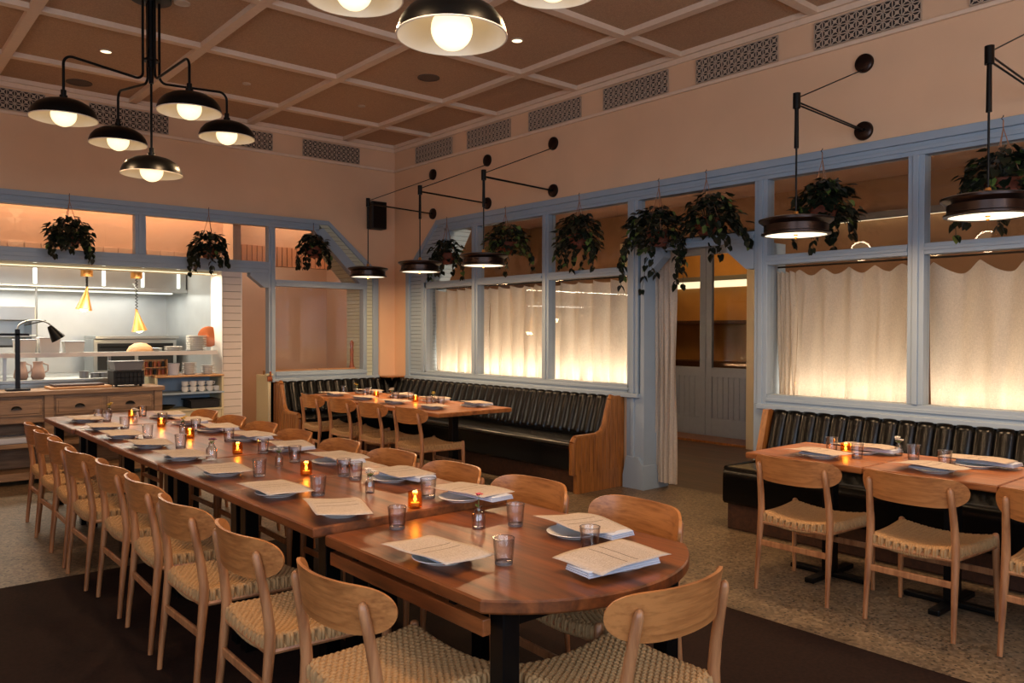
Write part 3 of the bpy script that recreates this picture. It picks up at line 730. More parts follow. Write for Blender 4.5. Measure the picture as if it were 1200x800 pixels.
# ------------------------------------------------------------------ chair
def seat_half(x):           # half width at x
    t = (x+.215)/.45
    return .205+.04*t
def seat_z(x, yy):          # saddle dip
    t = yy/seat_half(x)
    return .425+.028*t*t-.010*(1-((x-.01)/.225)**2)
def make_chair():
    t = thing('dining_chair', 'proto', 'chair', (0, 0, 0))
    # woven seat: raised cords in a brick pattern
    nx, ny = 170, 182
    def f(u, v):
        x = -.215+.45*u; hw = seat_half(x); y = hw*(2*v-1)
        z = seat_z(x, y)
        row = v*26; col = u*19+(int(row) % 2)*.5
        fr = row % 1; fc = col % 1
        h = (sin(pi*fr)**.6)*.0035
        gap = (1 if abs(fc-.5) < .2 else 0)*(1 if fr > .5 or fr < .12 else 0)
        h += .002*sin(2*pi*fc)
        if .02 < u < .98 and .03 < v < .97: h -= .022*gap
        edge = min(min(u, 1-u)*.45, min(v, 1-v)*.4)
        if edge < .018: z -= (1-edge/.018)**2*.012
        return (x, y, z+h)
    b = MB(); b.grid(f, nx, ny)
    seat = b.build('seat', M['cord'], t, True, ang=180)
    # wrapped cord sides
    b = MB()
    per = []
    def along(p0, p1, n):
        for i in range(n): 
            k = i/n; per.append((p0[0]*(1-k)+p1[0]*k, p0[1]*(1-k)+p1[1]*k))
    c = [(-.215, -.205), (.235, -.245), (.235, .245), (-.215, .205)]
    segs = [216, 228, 216, 192]
    for i in range(4): along(c[i], c[(i+1) % 4], segs[i])
    n = len(per)
    rows = [(-.006, .000), (-.012, .006), (-.022, .008), (-.034, .008), (-.046, .008), (-.056, .004), (-.060, -.008)]
    rg = []
    for j, (dz, off) in enumerate(rows):
        ring = []
        for i, (x, y) in enumerate(per):
            nxt = per[(i+1) % n]; prv = per[i-1]
            tx, ty = nxt[0]-prv[0], nxt[1]-prv[1]; l = hypot(tx, ty); nxx, nyy = ty/l, -tx/l
            q = (i % 6)/6; o = off+.004*abs(sin(pi*q*1.0))-.002
            if (i//6) % 3 == 1 and j in (1, 2, 3): o -= .02
            ring.append((x+nxx*o, y+nyy*o, seat_z(max(-.215, min(.235, x)), y)+dz))
        rg.append(ring)
    b.rings(rg, cap=False)
    b.build('cord_edge', M['cord'], seat, True, ang=180)
    # back legs rise to carry the backrest
    for s in (-1, 1):
        b = MB()
        b.tube([(-.252, s*.216, 0), (-.242, s*.214, .12), (-.226, s*.211, .28), (-.214, s*.209, .40), (-.212, s*.208, .46), (-.222, s*.205, .55), (-.240, s*.201, .65), (-.256, s*.197, .725), (-.258, s*.1965, .738), (-.2595, s*.196, .745)],
               [.0115, .0135, .017, .0195, .0195, .018, .0165, .0148, .011, .004], 12, flat=1.0, up=(0, 1, 0))
        b.build('leg', M['chairwood'], t, True, ang=60)
    for s in (-1, 1):
        b = MB()
        b.tube([(.238, s*.246, 0), (.234, s*.244, .15), (.230, s*.240, .32), (.228, s*.238, .42), (.228, s*.238, .452), (.228, s*.238, .458)],
               [.0105, .0135, .0175, .018, .015, .008], 12, up=(0, 1, 0))
        b.build('leg', M['chairwood'], t, True, ang=60)
    for (x, z, hw) in ((-.226, .27, .205), (.231, .25, .235)):
        b = MB(); b.obox((x, 0, z), (.016, hw*2, .034), bev=.005); b.build('stretcher', M['chairwood'], t)
    b = MB(); 
    b.tube([(-.212, -.205, .388), (-.212, .205, .388)], .013, 8); b.tube([(.228, -.235, .388), (.228, .235, .388)], .013, 8)
    b.tube([(-.212, -.205, .39), (.228, -.24, .39)], .012, 8); b.tube([(-.212, .205, .39), (.228, .24, .39)], .012, 8)
    b.build('seat_rail', M['chairwood'], t)
    # backrest: bent ply shell with rounded ends
    def sh(u, v, off):
        y = .262*u
        e = abs(u)**3.2
        hh = .074*sqrt(max(0.0, 1-e*e))+.0006
        zc = .712+.006*abs(u)**2
        z = zc+hh*v+(.012 if v > 0 else 0)*abs(v)*0
        x = -.288+.98*y*y+.9*max(0, abs(y)-.12)**2*2-(z-.70)*.14
        # normal approx in xy
        dxdy = 1.96*y+(3.6*max(0, abs(y)-.12))*(1 if y > 0 else -1)
        l = sqrt(1+dxdy*dxdy)
        return (x+off/l, y-off*dxdy/l, z)
    NU, NV = 44, 8; TH = .0115
    b = MB()
    us = [sin(pi/2*(-1+2*i/NU)) for i in range(NU+1)]
    loop = []
    rg = []
    for u in us:
        ring = [sh(u, -1+2*j/NV, 0) for j in range(NV+1)]
        ring += [sh(u, 1-2*j/NV, TH) for j in range(NV+1)]
        # round the rims a little
        rg.append(ring)
    b.rings(rg, cap=True)
    bmesh.ops.remove_doubles(b.bm, verts=b.bm.verts, dist=.0002)
    b.build('backrest', M['backwood'], t, True, ang=50)
    return remember(t)
chair = make_chair()
first = [True]
def put_chair(x, y, rz, label, group):
    if first[0]:
        first[0] = False; c = chair; c.location = (x, y, .002); c.rotation_euler = (0, 0, rz)
    else: c = dup(chair, (x, y, .002), rz)
    c['label'] = label; c['group'] = group
    return c
A_y = [2.14, 2.81, 3.45, 4.06, 4.66, 5.26, 5.83, 6.36, 6.93]
for i, y in enumerate(A_y):
    put_chair(1.36+[0, -.01, -.02, .0, .01, -.02, -.01, 0, .03][i], y, radians([2, -1, 1, -2, 0, 1, -1, 2, 0][i]),
              ('nearest oak chair with woven cord seat on the left side of the long table' if i == 0 else
               'farthest oak chair on the left side of the long table' if i == 8 else
               '%s oak chair from the camera on the left side of the long table' % ORD[i]), 'chairs on the left side of the long table')
B_y = [2.17, 2.80, 3.39, 3.98, 4.60, 5.24, 5.85, 6.45, 7.08]
for i, y in enumerate(B_y):
    put_chair(2.27+[.04, .03, -.0, 0, -.01, -.02, 0, 0, 0][i], y, pi+radians([-3, 2, 0, 1, -2, 0, 1, 0, 1][i]),
              ('nearest oak chair on the right side of the long table' if i == 0 else
               'farthest oak chair on the right side of the long table' if i == 8 else
               '%s oak chair from the camera on the right side of the long table' % ORD[i]), 'chairs on the right side of the long table')
put_chair(1.85, 1.66, pi/2, 'oak chair at the bowed near end of the long table, back to camera', 'chair at the head of the long table')
for i, (y, r) in enumerate([(6.24, 0), (6.93, 0), (7.56, 1), (8.22, -2)]):
    put_chair(4.29, y, radians(r), ['oak chair at the near end of the corner table', 'second oak chair from the near end of the corner table',
              'third oak chair from the near end of the corner table', 'farthest oak chair at the corner table'][i], 'chairs at the corner table')
for i, (y, r) in enumerate([(2.37, 1), (1.725, 0), (1.09, -1)]):
    put_chair(4.335, y, radians(r), ['oak chair at the small table closest to the door opening', 'oak chair in front of the middle small table',
              'oak chair cut by the right edge of the view'][i], 'chairs along the small tables')

# ------------------------------------------------------------------ table ware
def make_plate(r=.105):
    b = MB(); b.lathe([(.001, .003), (.06, .003), (.07, .0), (.072, .003), (r-.012, .010), (r, .016), (r-.002, .018), (r-.03, .011), (.068, .008), (.001, .008)], seg=32)
    o = b.build('plate', M['white'], None, True); o['category'] = 'plate'; return o
def make_napkin():
    b = MB()
    for k, (w, l, z) in enumerate(((.12, .30, 0), (.116, .298, .0065), (.112, .296, .013))):
        b.obox((0, 0, z+.0034), (l, w, .0058), bev=.0025)
        b.tube([(-l/2, -w/2+.002, z+.0034), (l/2, -w/2+.002, z+.0034)], .0034, 8)
    o = b.build('napkin', M['napkin'], None, True); o['category'] = 'napkin'; return o
def make_menu(seed):
    rnd = random.Random(seed); p = [rnd.uniform(-1, 1) for _ in range(4)]
    def f(u, v):
        x = .172*(2*u-1); y = .11*(2*v-1)
        z = .003*p[0]*sin(3*x*8+p[1])+.006*abs(p[2])*(x/.17)**2*(y/.11)+.003*sin(20*y+p[3])-.006*(x/.17)**4
        return (x, y, z+.004)
    b = MB(); b.grid(f, 16, 10)
    for (u0) in (0,):
        pass
    o = b.build('menu', M['menu'], None, True, ang=180)
    m = o.modifiers.new('t', 'SOLIDIFY'); m.thickness = .0012
    o['category'] = 'menu'; return o
pl0 = make_plate(); nk0 = make_napkin(); mn = [make_menu(s) for s in range(4)]
used = set()
def inst(src, loc_, rz, label, group):
    if src.name not in used: used.add(src.name); o = src
    else: o = src.copy(); C.objects.link(o)
    o.location = loc_; o.rotation_euler = (0, 0, rz); o['label'] = label; o['group'] = group
    return o
ki = [0]
def setting(x, y, z, side, where, jit=0, grp='long table'):
    """side: direction of the diner's seat as angle of menu's short axis"""
    ki[0] += 1; k = ki[0]
    rz = {'A': pi/2, 'B': pi/2, 'E': 0}[side]+jit
    if side == 'A':
        po, no = (.01, -.02), (-.01, .0)
    elif side == 'B':
        po, no = (-.04, .0), (.02, -.05)
    else: po, no = (.03, .01), (-.03, -.03)
    inst(pl0, (x+po[0], y+po[1], z), 0, 'white plate under menu '+where, 'plates on the '+grp)
    q = inst(nk0, (x+no[0], y+no[1], z+.0175), rz+.08*(-1)**k, 'folded napkin under menu '+where, 'napkins on the '+grp)
    q.scale = (.6, .75, .5) if side == 'A' else (1, 1, 1)
    m = mn[k % 4]
    inst(m, (x, y, z+(.036 if side == 'A' else .043)), rz+.05*(-1)**(k+1), 'kraft paper menu '+where, 'menus on the '+grp)
Am = [(1.56, 2.22), (1.56, 2.93), (1.53, 3.46), (1.53, 4.12), (1.53, 4.76), (1.53, 5.39), (1.52, 5.98), (1.54, 6.55), (1.55, 7.2)]
for i, (x, y) in enumerate(Am):
    setting(x, y, .72 if i == 0 else .75, 'A', 'on left side of long table, %s place from camera' % ORD[i], radians([3, -14, -2, 2, 0, 3, -3, 2, 0][i]))
Bm = [(2.19, 2.15), (2.16, 2.82), (2.16, 3.41), (2.17, 4.07), (2.17, 4.70), (2.17, 5.30), (2.17, 5.92), (2.17, 6.5), (2.17, 7.1)]
for i, (x, y) in enumerate(Bm):
    setting(x, y, .72 if i == 0 else .75, 'B', 'on right side of long table, %s place from camera' % ORD[i], radians([-6, 8, 4, 0, -3, 3, 0, 0, 2][i]))
setting(1.945, 1.765, .72, 'E', 'at the bowed head of the long table', radians(-2))
for i, (x, y) in enumerate([(4.36, 6.3), (4.36, 6.98), (4.36, 7.62), (4.36, 8.25)]):
    setting(x, y, .75, 'A', 'on chair side of corner table, %s from its near end' % ORD[i], 0, 'corner table')
for i, (x, y) in enumerate([(4.84, 6.25), (4.84, 6.95), (4.84, 7.6), (4.84, 8.3)]):
    setting(x, y, .75, 'B', 'on banquette side of corner table, %s from near end' % ORD[i], 0, 'corner table')
for i, (y, d) in enumerate([(2.42, 'small table closest to the door'), (1.78, 'middle small table'), (1.12, 'small table at the right edge')]):
    setting(4.47, y, .75, 'A', 'on chair side of the '+d, 0, 'small tables')
    setting(4.86, y-.10, .75, 'B', 'on banquette side of the '+d, 0, 'small tables')

def make_tumbler(r=.037, h=.088):
    t = thing('tumbler', 'proto', 'glass')
    b = MB(); b.lathe([(.001, 0), (r*.78, 0), (r*.82, .003), (r*.9, h*.45), (r, h), (r-.0018, h+.0008), (r-.003, h-.001), (r*.82, h*.45), (r*.74, .012), (.001, .010)], seg=28)
    b.build('glass_body', M['tumbler'], t, True, ang=50)
    b = MB(); b.lathe([(r*.80, .0015), (r*.825, .003), (r*.83, .008), (r*.80, .011)], seg=28); b.build('foot_ring', glass_rim, t, True); b = MB(); b.lathe([(r-.002, h-.0005), (r+.0004, h-.0002), (r, h+.0012), (r-.002, h+.0012), (r-.002, h-.0005)], seg=28)
    b.build('rim', glass_rim, t, True)
    return remember(t)
glass_rim = mat('glass_rim', (150, 140, 138), .1); glass_rim.node_tree.nodes['Principled BSDF'].inputs['Transmission Weight'].default_value = .6
def make_candle():
    t = thing('votive_candle', 'proto', 'candle')
    b = MB(); r, h = .031, .068
    b.lathe([(.001, 0), (r*.9, 0), (r, .006), (r, h), (r-.003, h), (r-.003, .008), (.001, .008)], seg=24); b.build('amber_holder', M['amber'], t, True, ang=50)
    b = MB(); b.lathe([(.001, .009), (.018, .009), (.018, .022), (.001, .022)], seg=16); b.build('candle', M['cream'], t, True)
    b = MB(); b.lathe([(.0004, .022), (.006, .030), (.0075, .036), (.004, .046), (.0004, .054)], seg=10, cap=True); b.build('flame', M['wax'], t, True)
    return remember(t)
def make_vase(nm, petal, h=.085, r=.024, blooms=3, seed=1, top=.05):
    rnd = random.Random(seed)
    t = thing('bud_vase', 'proto', 'vase')
    b = MB(); b.lathe([(.001, 0), (r, 0), (r+.001, .004), (r+.001, h*.62), (r*.62, h*.8), (r*.5, h*.86), (r*.55, h), (r*.5, h), (r*.42, h*.86), (r*.55, h*.79), (r-.003, h*.6), (r-.003, .006), (.001, .005)], seg=22)
    b.build('bottle', M['tumbler'], t, True, ang=50)
    b = MB(); s = MB(); lf = MB()
    for k in range(blooms):
        a = rnd.uniform(0, 2*pi); d = rnd.uniform(.004, .02) if blooms > 1 else .006
        p = Vector((d*cos(a), d*sin(a), h+top*rnd.uniform(.35, 1)))
        s.tube([(0, 0, .01), (0, 0, h*.9), p], .0013, 6)
        for q in range(14):
            aa = q*2.4; rr = .010*sqrt(q/14)
            c = p+Vector((rr*cos(aa), rr*sin(aa), .004*(1-q/14)))
            tip = c+Vector((.011*cos(aa), .011*sin(aa), .008))
            w = Vector((-sin(aa), cos(aa), 0))*.005
            b.face([c, (c+tip)/2+w, tip, (c+tip)/2-w])
        for q in range(3):
            aa = rnd.uniform(0, 2*pi); c = Vector((0, 0, h*.95)); tip = c+Vector((.022*cos(aa), .022*sin(aa), .012)); w = Vector((-sin(aa), cos(aa), 0))*.006
            lf.face([c, (c+tip)/2+w, tip, (c+tip)/2-w])
    s.build('stem', M['greenlt'], t, True); b.build('flower', M[petal], t); lf.build('leaf', M['greenlt'], t)
    return remember(t)
tum0 = make_tumbler(); can0 = make_candle()
va = {'pink': make_vase('p', 'pink', .088, .026, 1, 1, .045), 'white': make_vase('w', 'whitepet', .08, .021, 4, 2, .03), 'purple': make_vase('q', 'purple', .10, .03, 3, 3, .02), 'yellow': make_vase('y', 'yellow', .08, .024, 4, 4, .04)}
fst = {}
def ware(src, x, y, z, label, group):
    if src.name in fst: o = dup(src, (x, y, z), random.uniform(0, 6))
    else: fst[src.name] = 1; o = src; o.location = (x, y, z)
    o['label'] = label; o['group'] = group
    return o
def near(x, y, tb='long'):
    if tb == 'long':
        i = min(range(9), key=lambda k: abs(A_y[k]-y)); side = 'left' if x < 1.78 else 'right' if x > 1.95 else 'middle'
        return i, side
TL = [(1.70, 2.03), (2.03, 1.95), (2.07, 2.40), (1.68, 2.66), (2.02, 2.94), (1.67, 3.31), (1.99, 3.54), (1.99, 3.66), (1.66, 3.94), (2.0, 4.25), (1.99, 4.67), (1.67, 5.19), (2.02, 5.30),
      (1.66, 5.85), (2.04, 6.0), (1.68, 6.5), (1.99, 6.62), (1.70, 7.1), (1.67, 7.25), (2.03, 7.3)]
for side, sel in (('left', [p for p in TL if p[0] < 1.8]), ('right', [p for p in TL if p[0] >= 1.8])):
    for k, (x, y) in enumerate(sorted(sel, key=lambda p: p[1])):
        ware(tum0, x, y, .72 if y < 2.76 else .75, 'clear tumbler on the %s half of the long table, %s counted from the camera' % (side, (ORD+['eleventh', 'twelfth', 'thirteenth'])[k]), 'tumblers on the long table')
for k, (x, y) in enumerate([(1.87, 2.82), (1.86, 3.82), (1.86, 4.74), (1.88, 5.65), (1.93, 6.45), (1.93, 7.25)]):
    ware(can0, x, y, .75, '%s lit amber candle holder along the long table, counted from the camera' % (ORD[k] if k else 'nearest'), 'candles on the long table')
for n_, x, y, lb in (('pink', 1.93, 2.46, 'bud vase with a single pink flower on the nearest table section'), ('white', 1.88, 3.21, 'bud vase with white blossoms between the nearest two candles of the long table'),
                     ('white', 1.86, 4.15, 'small vase of white blossoms in the middle of the long table'), ('purple', 1.66, 4.62, 'wide bottle vase with purple flowers on the left half of the long table'),
                     ('yellow', 1.93, 5.95, 'vase of yellow flowers towards the kitchen end of the long table'), ('white', 1.86, 6.9, 'vase of white blossoms near the kitchen end of the long table'), ('yellow', 1.8, 7.45, 'vase of greenery at the kitchen end of the long table')):
    ware(va[n_], x, y, .72 if y < 2.76 else .75, lb, 'bud vases on the long table')
for k, (x, y) in enumerate([(4.56, 6.62), (4.62, 6.5), (4.58, 7.28), (4.72, 7.2), (4.6, 7.95), (4.7, 8.05), (4.62, 8.5)]):
    ware(tum0, x, y, .75, '%s clear tumbler on the corner table, counted from its near end' % ORD[k], 'tumblers on the corner table')
for k, (x, y) in enumerate([(4.66, 7.02), (4.62, 7.75)]):
    ware(can0, x, y, .75, '%s amber candle holder on the corner table' % ('nearer' if k == 0 else 'farther'), 'candles on the corner table')
for n_, x, y, lb in (('yellow', 4.68, 6.72, 'vase of yellow-green flowers near the near end of the corner table'), ('white', 4.70, 7.55, 'vase with a white flower in the middle of the corner table'), ('yellow', 4.72, 8.36, 'vase of yellow flowers at the far end of the corner table')):
    ware(va[n_], x, y, .75, lb, 'bud vases on the corner table')
for k, (x, y) in enumerate([(4.74, 2.47), (4.60, 2.24), (4.80, 2.0), (4.70, 1.79), (4.74, 1.3)]):
    ware(tum0, x, y, .75, ['tumbler behind the candle on the small table closest to the door', 'tumbler in front of the candle on the small table closest to the door', 'tumbler by the white flowers on the middle small table',
         'tumbler between the menus of the middle small table', 'tumbler on the small table at the right edge'][k], 'tumblers on the small tables')
ware(can0, 4.70, 2.36, .75, 'lit amber candle holder on the small table closest to the door', 'candles on the small tables')
ware(va['white'], 4.90, 2.13, .75, 'small vase of white blossoms at the joint of the right-hand tables', 'bud vases on the small tables')

# ------------------------------------------------------------------ air vents with star lattice
def make_vent():
    t = thing('air_vent', 'proto', 'vent', (0, 0, 0))      # lies in the local xz plane, front towards -y
    Lv, Hv = .80, .205
    b = MB(); b.box(0, Lv, -.004, .0, 0, Hv); b.build('backing', mat('vent_dark', (46, 38, 34), .9), t)
    b = MB(); n, m = 12, 3; w = Lv/n; h = Hv/m
    def bar(p, q, r=.0034): 
        p, q = Vector((p[0], -.010, p[1])), Vector((q[0], -.010, q[1])); d = (q-p); l = d.length
        Mx = Matrix.Rotation(-atan2(d.z, d.x), 3, 'Y'); b.obox((p+q)/2, (l, .008, r*2), Mx)
    for i in range(n+1): bar((i*w, 0), (i*w, Hv))
    for j in range(m+1): bar((0, j*h), (Lv, j*h))
    for i in range(n):
        for j in range(m):
            x, z = i*w, j*h
            bar((x, z), (x+w, z+h), .003); bar((x+w, z), (x, z+h), .003)
            cx, cz = x+w/2, z+h/2
            b.obox((cx, -.010, cz), (w*.34, .0085, w*.34), Matrix.Rotation(pi/4, 3, 'Y'))
    b.build('lattice', mat('vent_lattice_paint', (186, 164, 142), .6), t)
    return remember(t)
vent = make_vent()
vl = ['nearest the corner', 'second from the corner', 'third from the corner', 'fourth from the corner', 'fifth from the corner', 'sixth from the corner', 'seventh from the corner, at the right edge']
def place_vent(src_first, loc_, rz, label, group):
    o = vent if src_first else dup(vent, loc_, rz)
    o.location = loc_; o.rotation_euler = (0, 0, rz); o['label'] = label; o['group'] = group
for i in range(7):
    # right wall: local x runs towards -y
    y = 8.78-1.115*i
    place_vent(i == 0, (W-.002, y, 3.69), -pi/2, 'lattice air vent high on the right wall, '+vl[i], 'lattice vents of the right wall')
for i, x in enumerate((4.49, 3.29, 2.07, .86)):
    place_vent(False, (x, D-.002, 3.69), 0, 'rectangular lattice air vent high on the kitchen wall, %s from the corner' % ORD[i], 'lattice vents of the kitchen wall')

# ------------------------------------------------------------------ ceiling fittings
def disc_thing(name, lab, cat, x, y, r, m, group, rim='grey', z=CZ+.045):
    t = thing(name, lab, cat, (x, y, z), 0, group)
    b = MB(); b.lathe([(r, 0), (r, -.008), (r*.82, -.010), (r*.82, 0)], seg=28); b.build('rim', M[rim], t, True)
    b = MB(); b.lathe([(.001, -.006), (r*.82, -.006), (r*.82, 0), (.001, 0)], seg=28); b.build('cover', M[m], t)
M['speaker'] = mat('speaker_mesh', (96, 78, 64), .8); M['creamrim'] = mat('cream_ring', (196, 174, 150), .5)
disc_thing('ceiling_speaker', 'round tan ceiling speaker in the panel left of the second hanging lamp', 'speaker', 4.50, 6.55, .11, 'speaker', None, 'speaker')
disc_thing('ceiling_speaker', 'round tan ceiling speaker behind the left arm of the chandelier', 'speaker', 1.91, 9.0, .12, 'speaker', None, 'speaker')
disc_thing('recessed_downlight', 'small round ceiling downlight to the left of the chandelier stem', 'light', 1.88, 7.83, .055, 'downlight', 'ceiling downlights', 'creamrim')
disc_thing('recessed_downlight', 'small round ceiling downlight right of the large hanging lamp', 'light', 4.50, 5.21, .055, 'downlight', 'ceiling downlights', 'creamrim')
disc_thing('sprinkler_cover', 'small ceiling sprinkler disc right of the chandelier', 'sprinkler', 3.21, 7.92, .04, 'creamrim', 'ceiling sprinklers', 'creamrim')
disc_thing('sprinkler_cover', 'small ceiling sprinkler disc nearest the corner', 'sprinkler', 4.50, 7.86, .04, 'creamrim', 'ceiling sprinklers', 'creamrim')
disc_thing('smoke_detector', 'pale round detector just behind the chandelier canopy', 'detector', 2.05, 6.30, .06, 'creamrim', None, 'creamrim')

# ------------------------------------------------------------------ chandeliers
BULBS = []
def shade(parent, p, r=.218):
    """dome shade with its bulb; p = rim centre (local)"""
    x, y, z = p
    b = MB()
    prof = [(r, 0), (r*.985, .022), (r*.93, .055), (r*.80, .090), (r*.58, .118), (r*.32, .134), (.026, .140)]
    b.lathe(prof, (x, y, z), 40); 
    s = b.build('lamp_shade', M['black'], parent, True)
    b = MB(); b.lathe([(max(.02, q-.004), h-.003) for q, h in prof], (x, y, z), 40); b.build('shade_lining', M['shade_in'], s, True)
    b = MB(); b.lathe([(r+.002, -.002), (r+.002, .002), (r-.005, .002), (r-.005, -.002), (r+.002, -.002)], (x, y, z), 40); b.build('shade_rim', M['shade_in'], s, True)
    b = MB(); b.lathe([(.001, .20), (.018, .20), (.018, .165), (.026, .163), (.026, .12), (.001, .12)], (x, y, z), 20); b.build('lamp_socket', M['black'], parent, True)
    b = MB(); b.ball((x, y, z+.028), .082, 28); b.build('bulb', M['bulb'], parent, True)
def chandelier(loc_, label, dz=0, R=.61):
    t = thing('chandelier', label, 'chandelier', loc_, 0, 'five-armed chandeliers')
    top = CZ+.045-loc_[2]
    b = MB(); b.lathe([(.001, top), (.145, top), (.145, top-.02), (.05, top-.03), (.001, top-.03)], seg=32); b.build('canopy', M['black'], t, True)
    zc = 3.40-loc_[2]
    b = MB(); b.cyl((0, 0, top-.02), (0, 0, zc+.08), .028); b.cyl((0, 0, zc+.1), (0, 0, zc-.04), .017); b.lathe([(.001, zc+.14), (.055, zc+.14), (.055, zc+.125), (.001, zc+.125)], seg=20)
    b.build('stem', M['black'], t, True)
    b = MB(); b.cyl((0, 0, zc), (0, 0, 2.835-loc_[2]+dz), .0085, seg=10); b.build('drop_rod', M['black'], t, True)
    for k in range(4):
        a = radians(48+90*k-40.5) 
        ca, sa = cos(a), sin(a)
        zt = zc-.05; zs = (3.06, 3.0, 2.975, 3.035)[k]-loc_[2]+dz
        P = []
        P.append((ca*.062, sa*.062, top-.02)); P.append((ca*.062, sa*.062, zc+.03))
        for q in range(7):
            g = pi/2*q/6; P.append((ca*(.062+.05*(1-cos(g))), sa*(.062+.05*(1-cos(g))), zc+.03-.05*sin(g)))
        P.append((ca*(R-.06), sa*(R-.06), zc+.02))
        for q in range(1, 7):
            g = pi/2*q/6; P.append((ca*(R-.06+.06*sin(g)), sa*(R-.06+.06*sin(g)), zc+.02-.06*(1-cos(g))))
        P.append((ca*R, sa*R, zs+.19))
        b = MB(); b.tube(P, .0095, 10); b.build('arm', M['black'], t, True)
        shade(t, (ca*R, sa*R, zs)); BULBS.append((loc_[0]+ca*R, loc_[1]+sa*R, loc_[2]+zs))
    shade(t, (0, 0, 2.675-loc_[2]+dz)); BULBS.append((loc_[0], loc_[1], 2.675+dz))
    return t
chandelier((1.84, 6.36, 2.6), 'black five-shade chandelier over the far half of the long table')
chandelier((1.855, 2.54, 2.6), 'black chandelier over the near end of the long table, only its lower shades in view', -.02, .63)
for p in BULBS: light('SPOT', (p[0], p[1], p[2]-.06), 26, WARM, .03, name='bulb_light', spot=(radians(168), .5))

# ------------------------------------------------------------------ swing-arm wall lamps
def sconce():
    t = thing('swing_arm_lamp', 'proto', 'lamp', (0, 0, 0))    # wall at x=0, arm to -x, heights above z=0 == floor
    A = .95
    for nm, z in (('upper_wall_plate', 3.49), ('lower_wall_plate', 2.99)):
        b = MB(); b.lathe([(.001, -.03), (.05, -.03), (.066, -.022), (.07, -.012), (.07, 0), (.001, 0)], (0, 0, z), 28, axis='x'); b.build(nm, M['bronze'], t, True)
    b = MB(); b.tube([(-.02, -.011, 2.99), (-A, -.016, 3.02)], .006, 8); b.tube([(-.02, .011, 2.99), (-A, .016, 3.02)], .006, 8); b.cyl((-.04, -.02, 2.99), (-.04, .02, 2.99), .012)
    b.build('arm', M['black'], t, True)
    b = MB(); b.tube([(-.02, 0, 3.44), (-A+.02, 0, 3.06)], .0045, 8); b.build('tension_cable', M['black'], t, True)
    b = MB(); b.cyl((-A, 0, 2.985), (-A, 0, 3.085), .025); b.cyl((-A, 0, 2.72), (-A, 0, 2.99), .0155, .013); b.build('pivot', M['black'], t, True)
    b = MB(); b.cyl((-A, 0, 2.30), (-A, 0, 2.73), .0065, seg=10); b.build('rod', M['black'], t, True)
    b = MB(); b.cyl((-A, 0, 2.265), (-A, 0, 2.30), .022, .014); b.build('collar', M['brass'], t, True)
    b = MB(); c = (-A, 0, 2.15)
    b.lathe([(.205, -.012), (.222, -.006), (.222, .004), (.205, .012), (.205, .058), (.214, .064), (.238, .082), (.240, .094), (.232, .098), (.20, .106), (.06, .118), (.001, .118)], c, 44)
    b.lathe([(.198, -.012), (.205, -.012), (.198, .002), (.198, -.012)], c, 44)
    sh = b.build('lamp_shade', M['bronze'], t, True, ang=30)
    b = MB(); b.lathe([(.001, -.006), (.198, -.006), (.198, .0), (.001, .0)], c, 44); b.build('diffuser', M['diffuser'], t, True)
    b = MB(); b.lathe([(.001, -.034), (.008, -.03), (.011, -.022), (.006, -.014), (.014, -.008), (.014, -.005), (.001, -.005)], c, 16); b.build('finial', M['brass'], t, True)
    return remember(t)
sc0 = sconce()
SY = [8.39, 7.28, 6.16, 2.81, 1.65]
slab = ['swing-arm lamp with dark round shade nearest the corner', 'swing-arm lamp with dark round shade, second from the corner', 'swing-arm lamp with dark round shade over the near end of the corner table',
        'swing-arm lamp with dark round shade right of the door opening', 'large swing-arm lamp at the right edge of the view']
for i, y in enumerate(SY):
    o = sc0 if i == 0 else dup(sc0)
    o.location = (W-.001, y, 0); rz = 0; o.rotation_euler = (0, 0, rz); o['label'] = slab[i]; o['group'] = 'swing-arm wall lamps'
    lx, ly = W-.95*cos(rz), y-.95*sin(rz)
    light('AREA', (lx, ly, 2.135), 15, WARM, .36, rot=(0, 0, 0), name='sconce_light')

# wall speaker near the corner
t = thing('wall_speaker', 'black box speaker on the kitchen wall beside the corner', 'speaker', (5.49, D, 3.02))
b = MB(); b.box(-.11, .11, -.19, -.04, -.18, .18, .008); b.build('cabinet', M['blackm'], t)
b = MB(); b.box(-.10, .10, -.197, -.189, -.17, .17, .004); b.build('grille', M['black'], t)
b = MB(); b.box(-.03, .03, -.05, 0, -.05, .05, .004); b.build('bracket', M['black'], t)

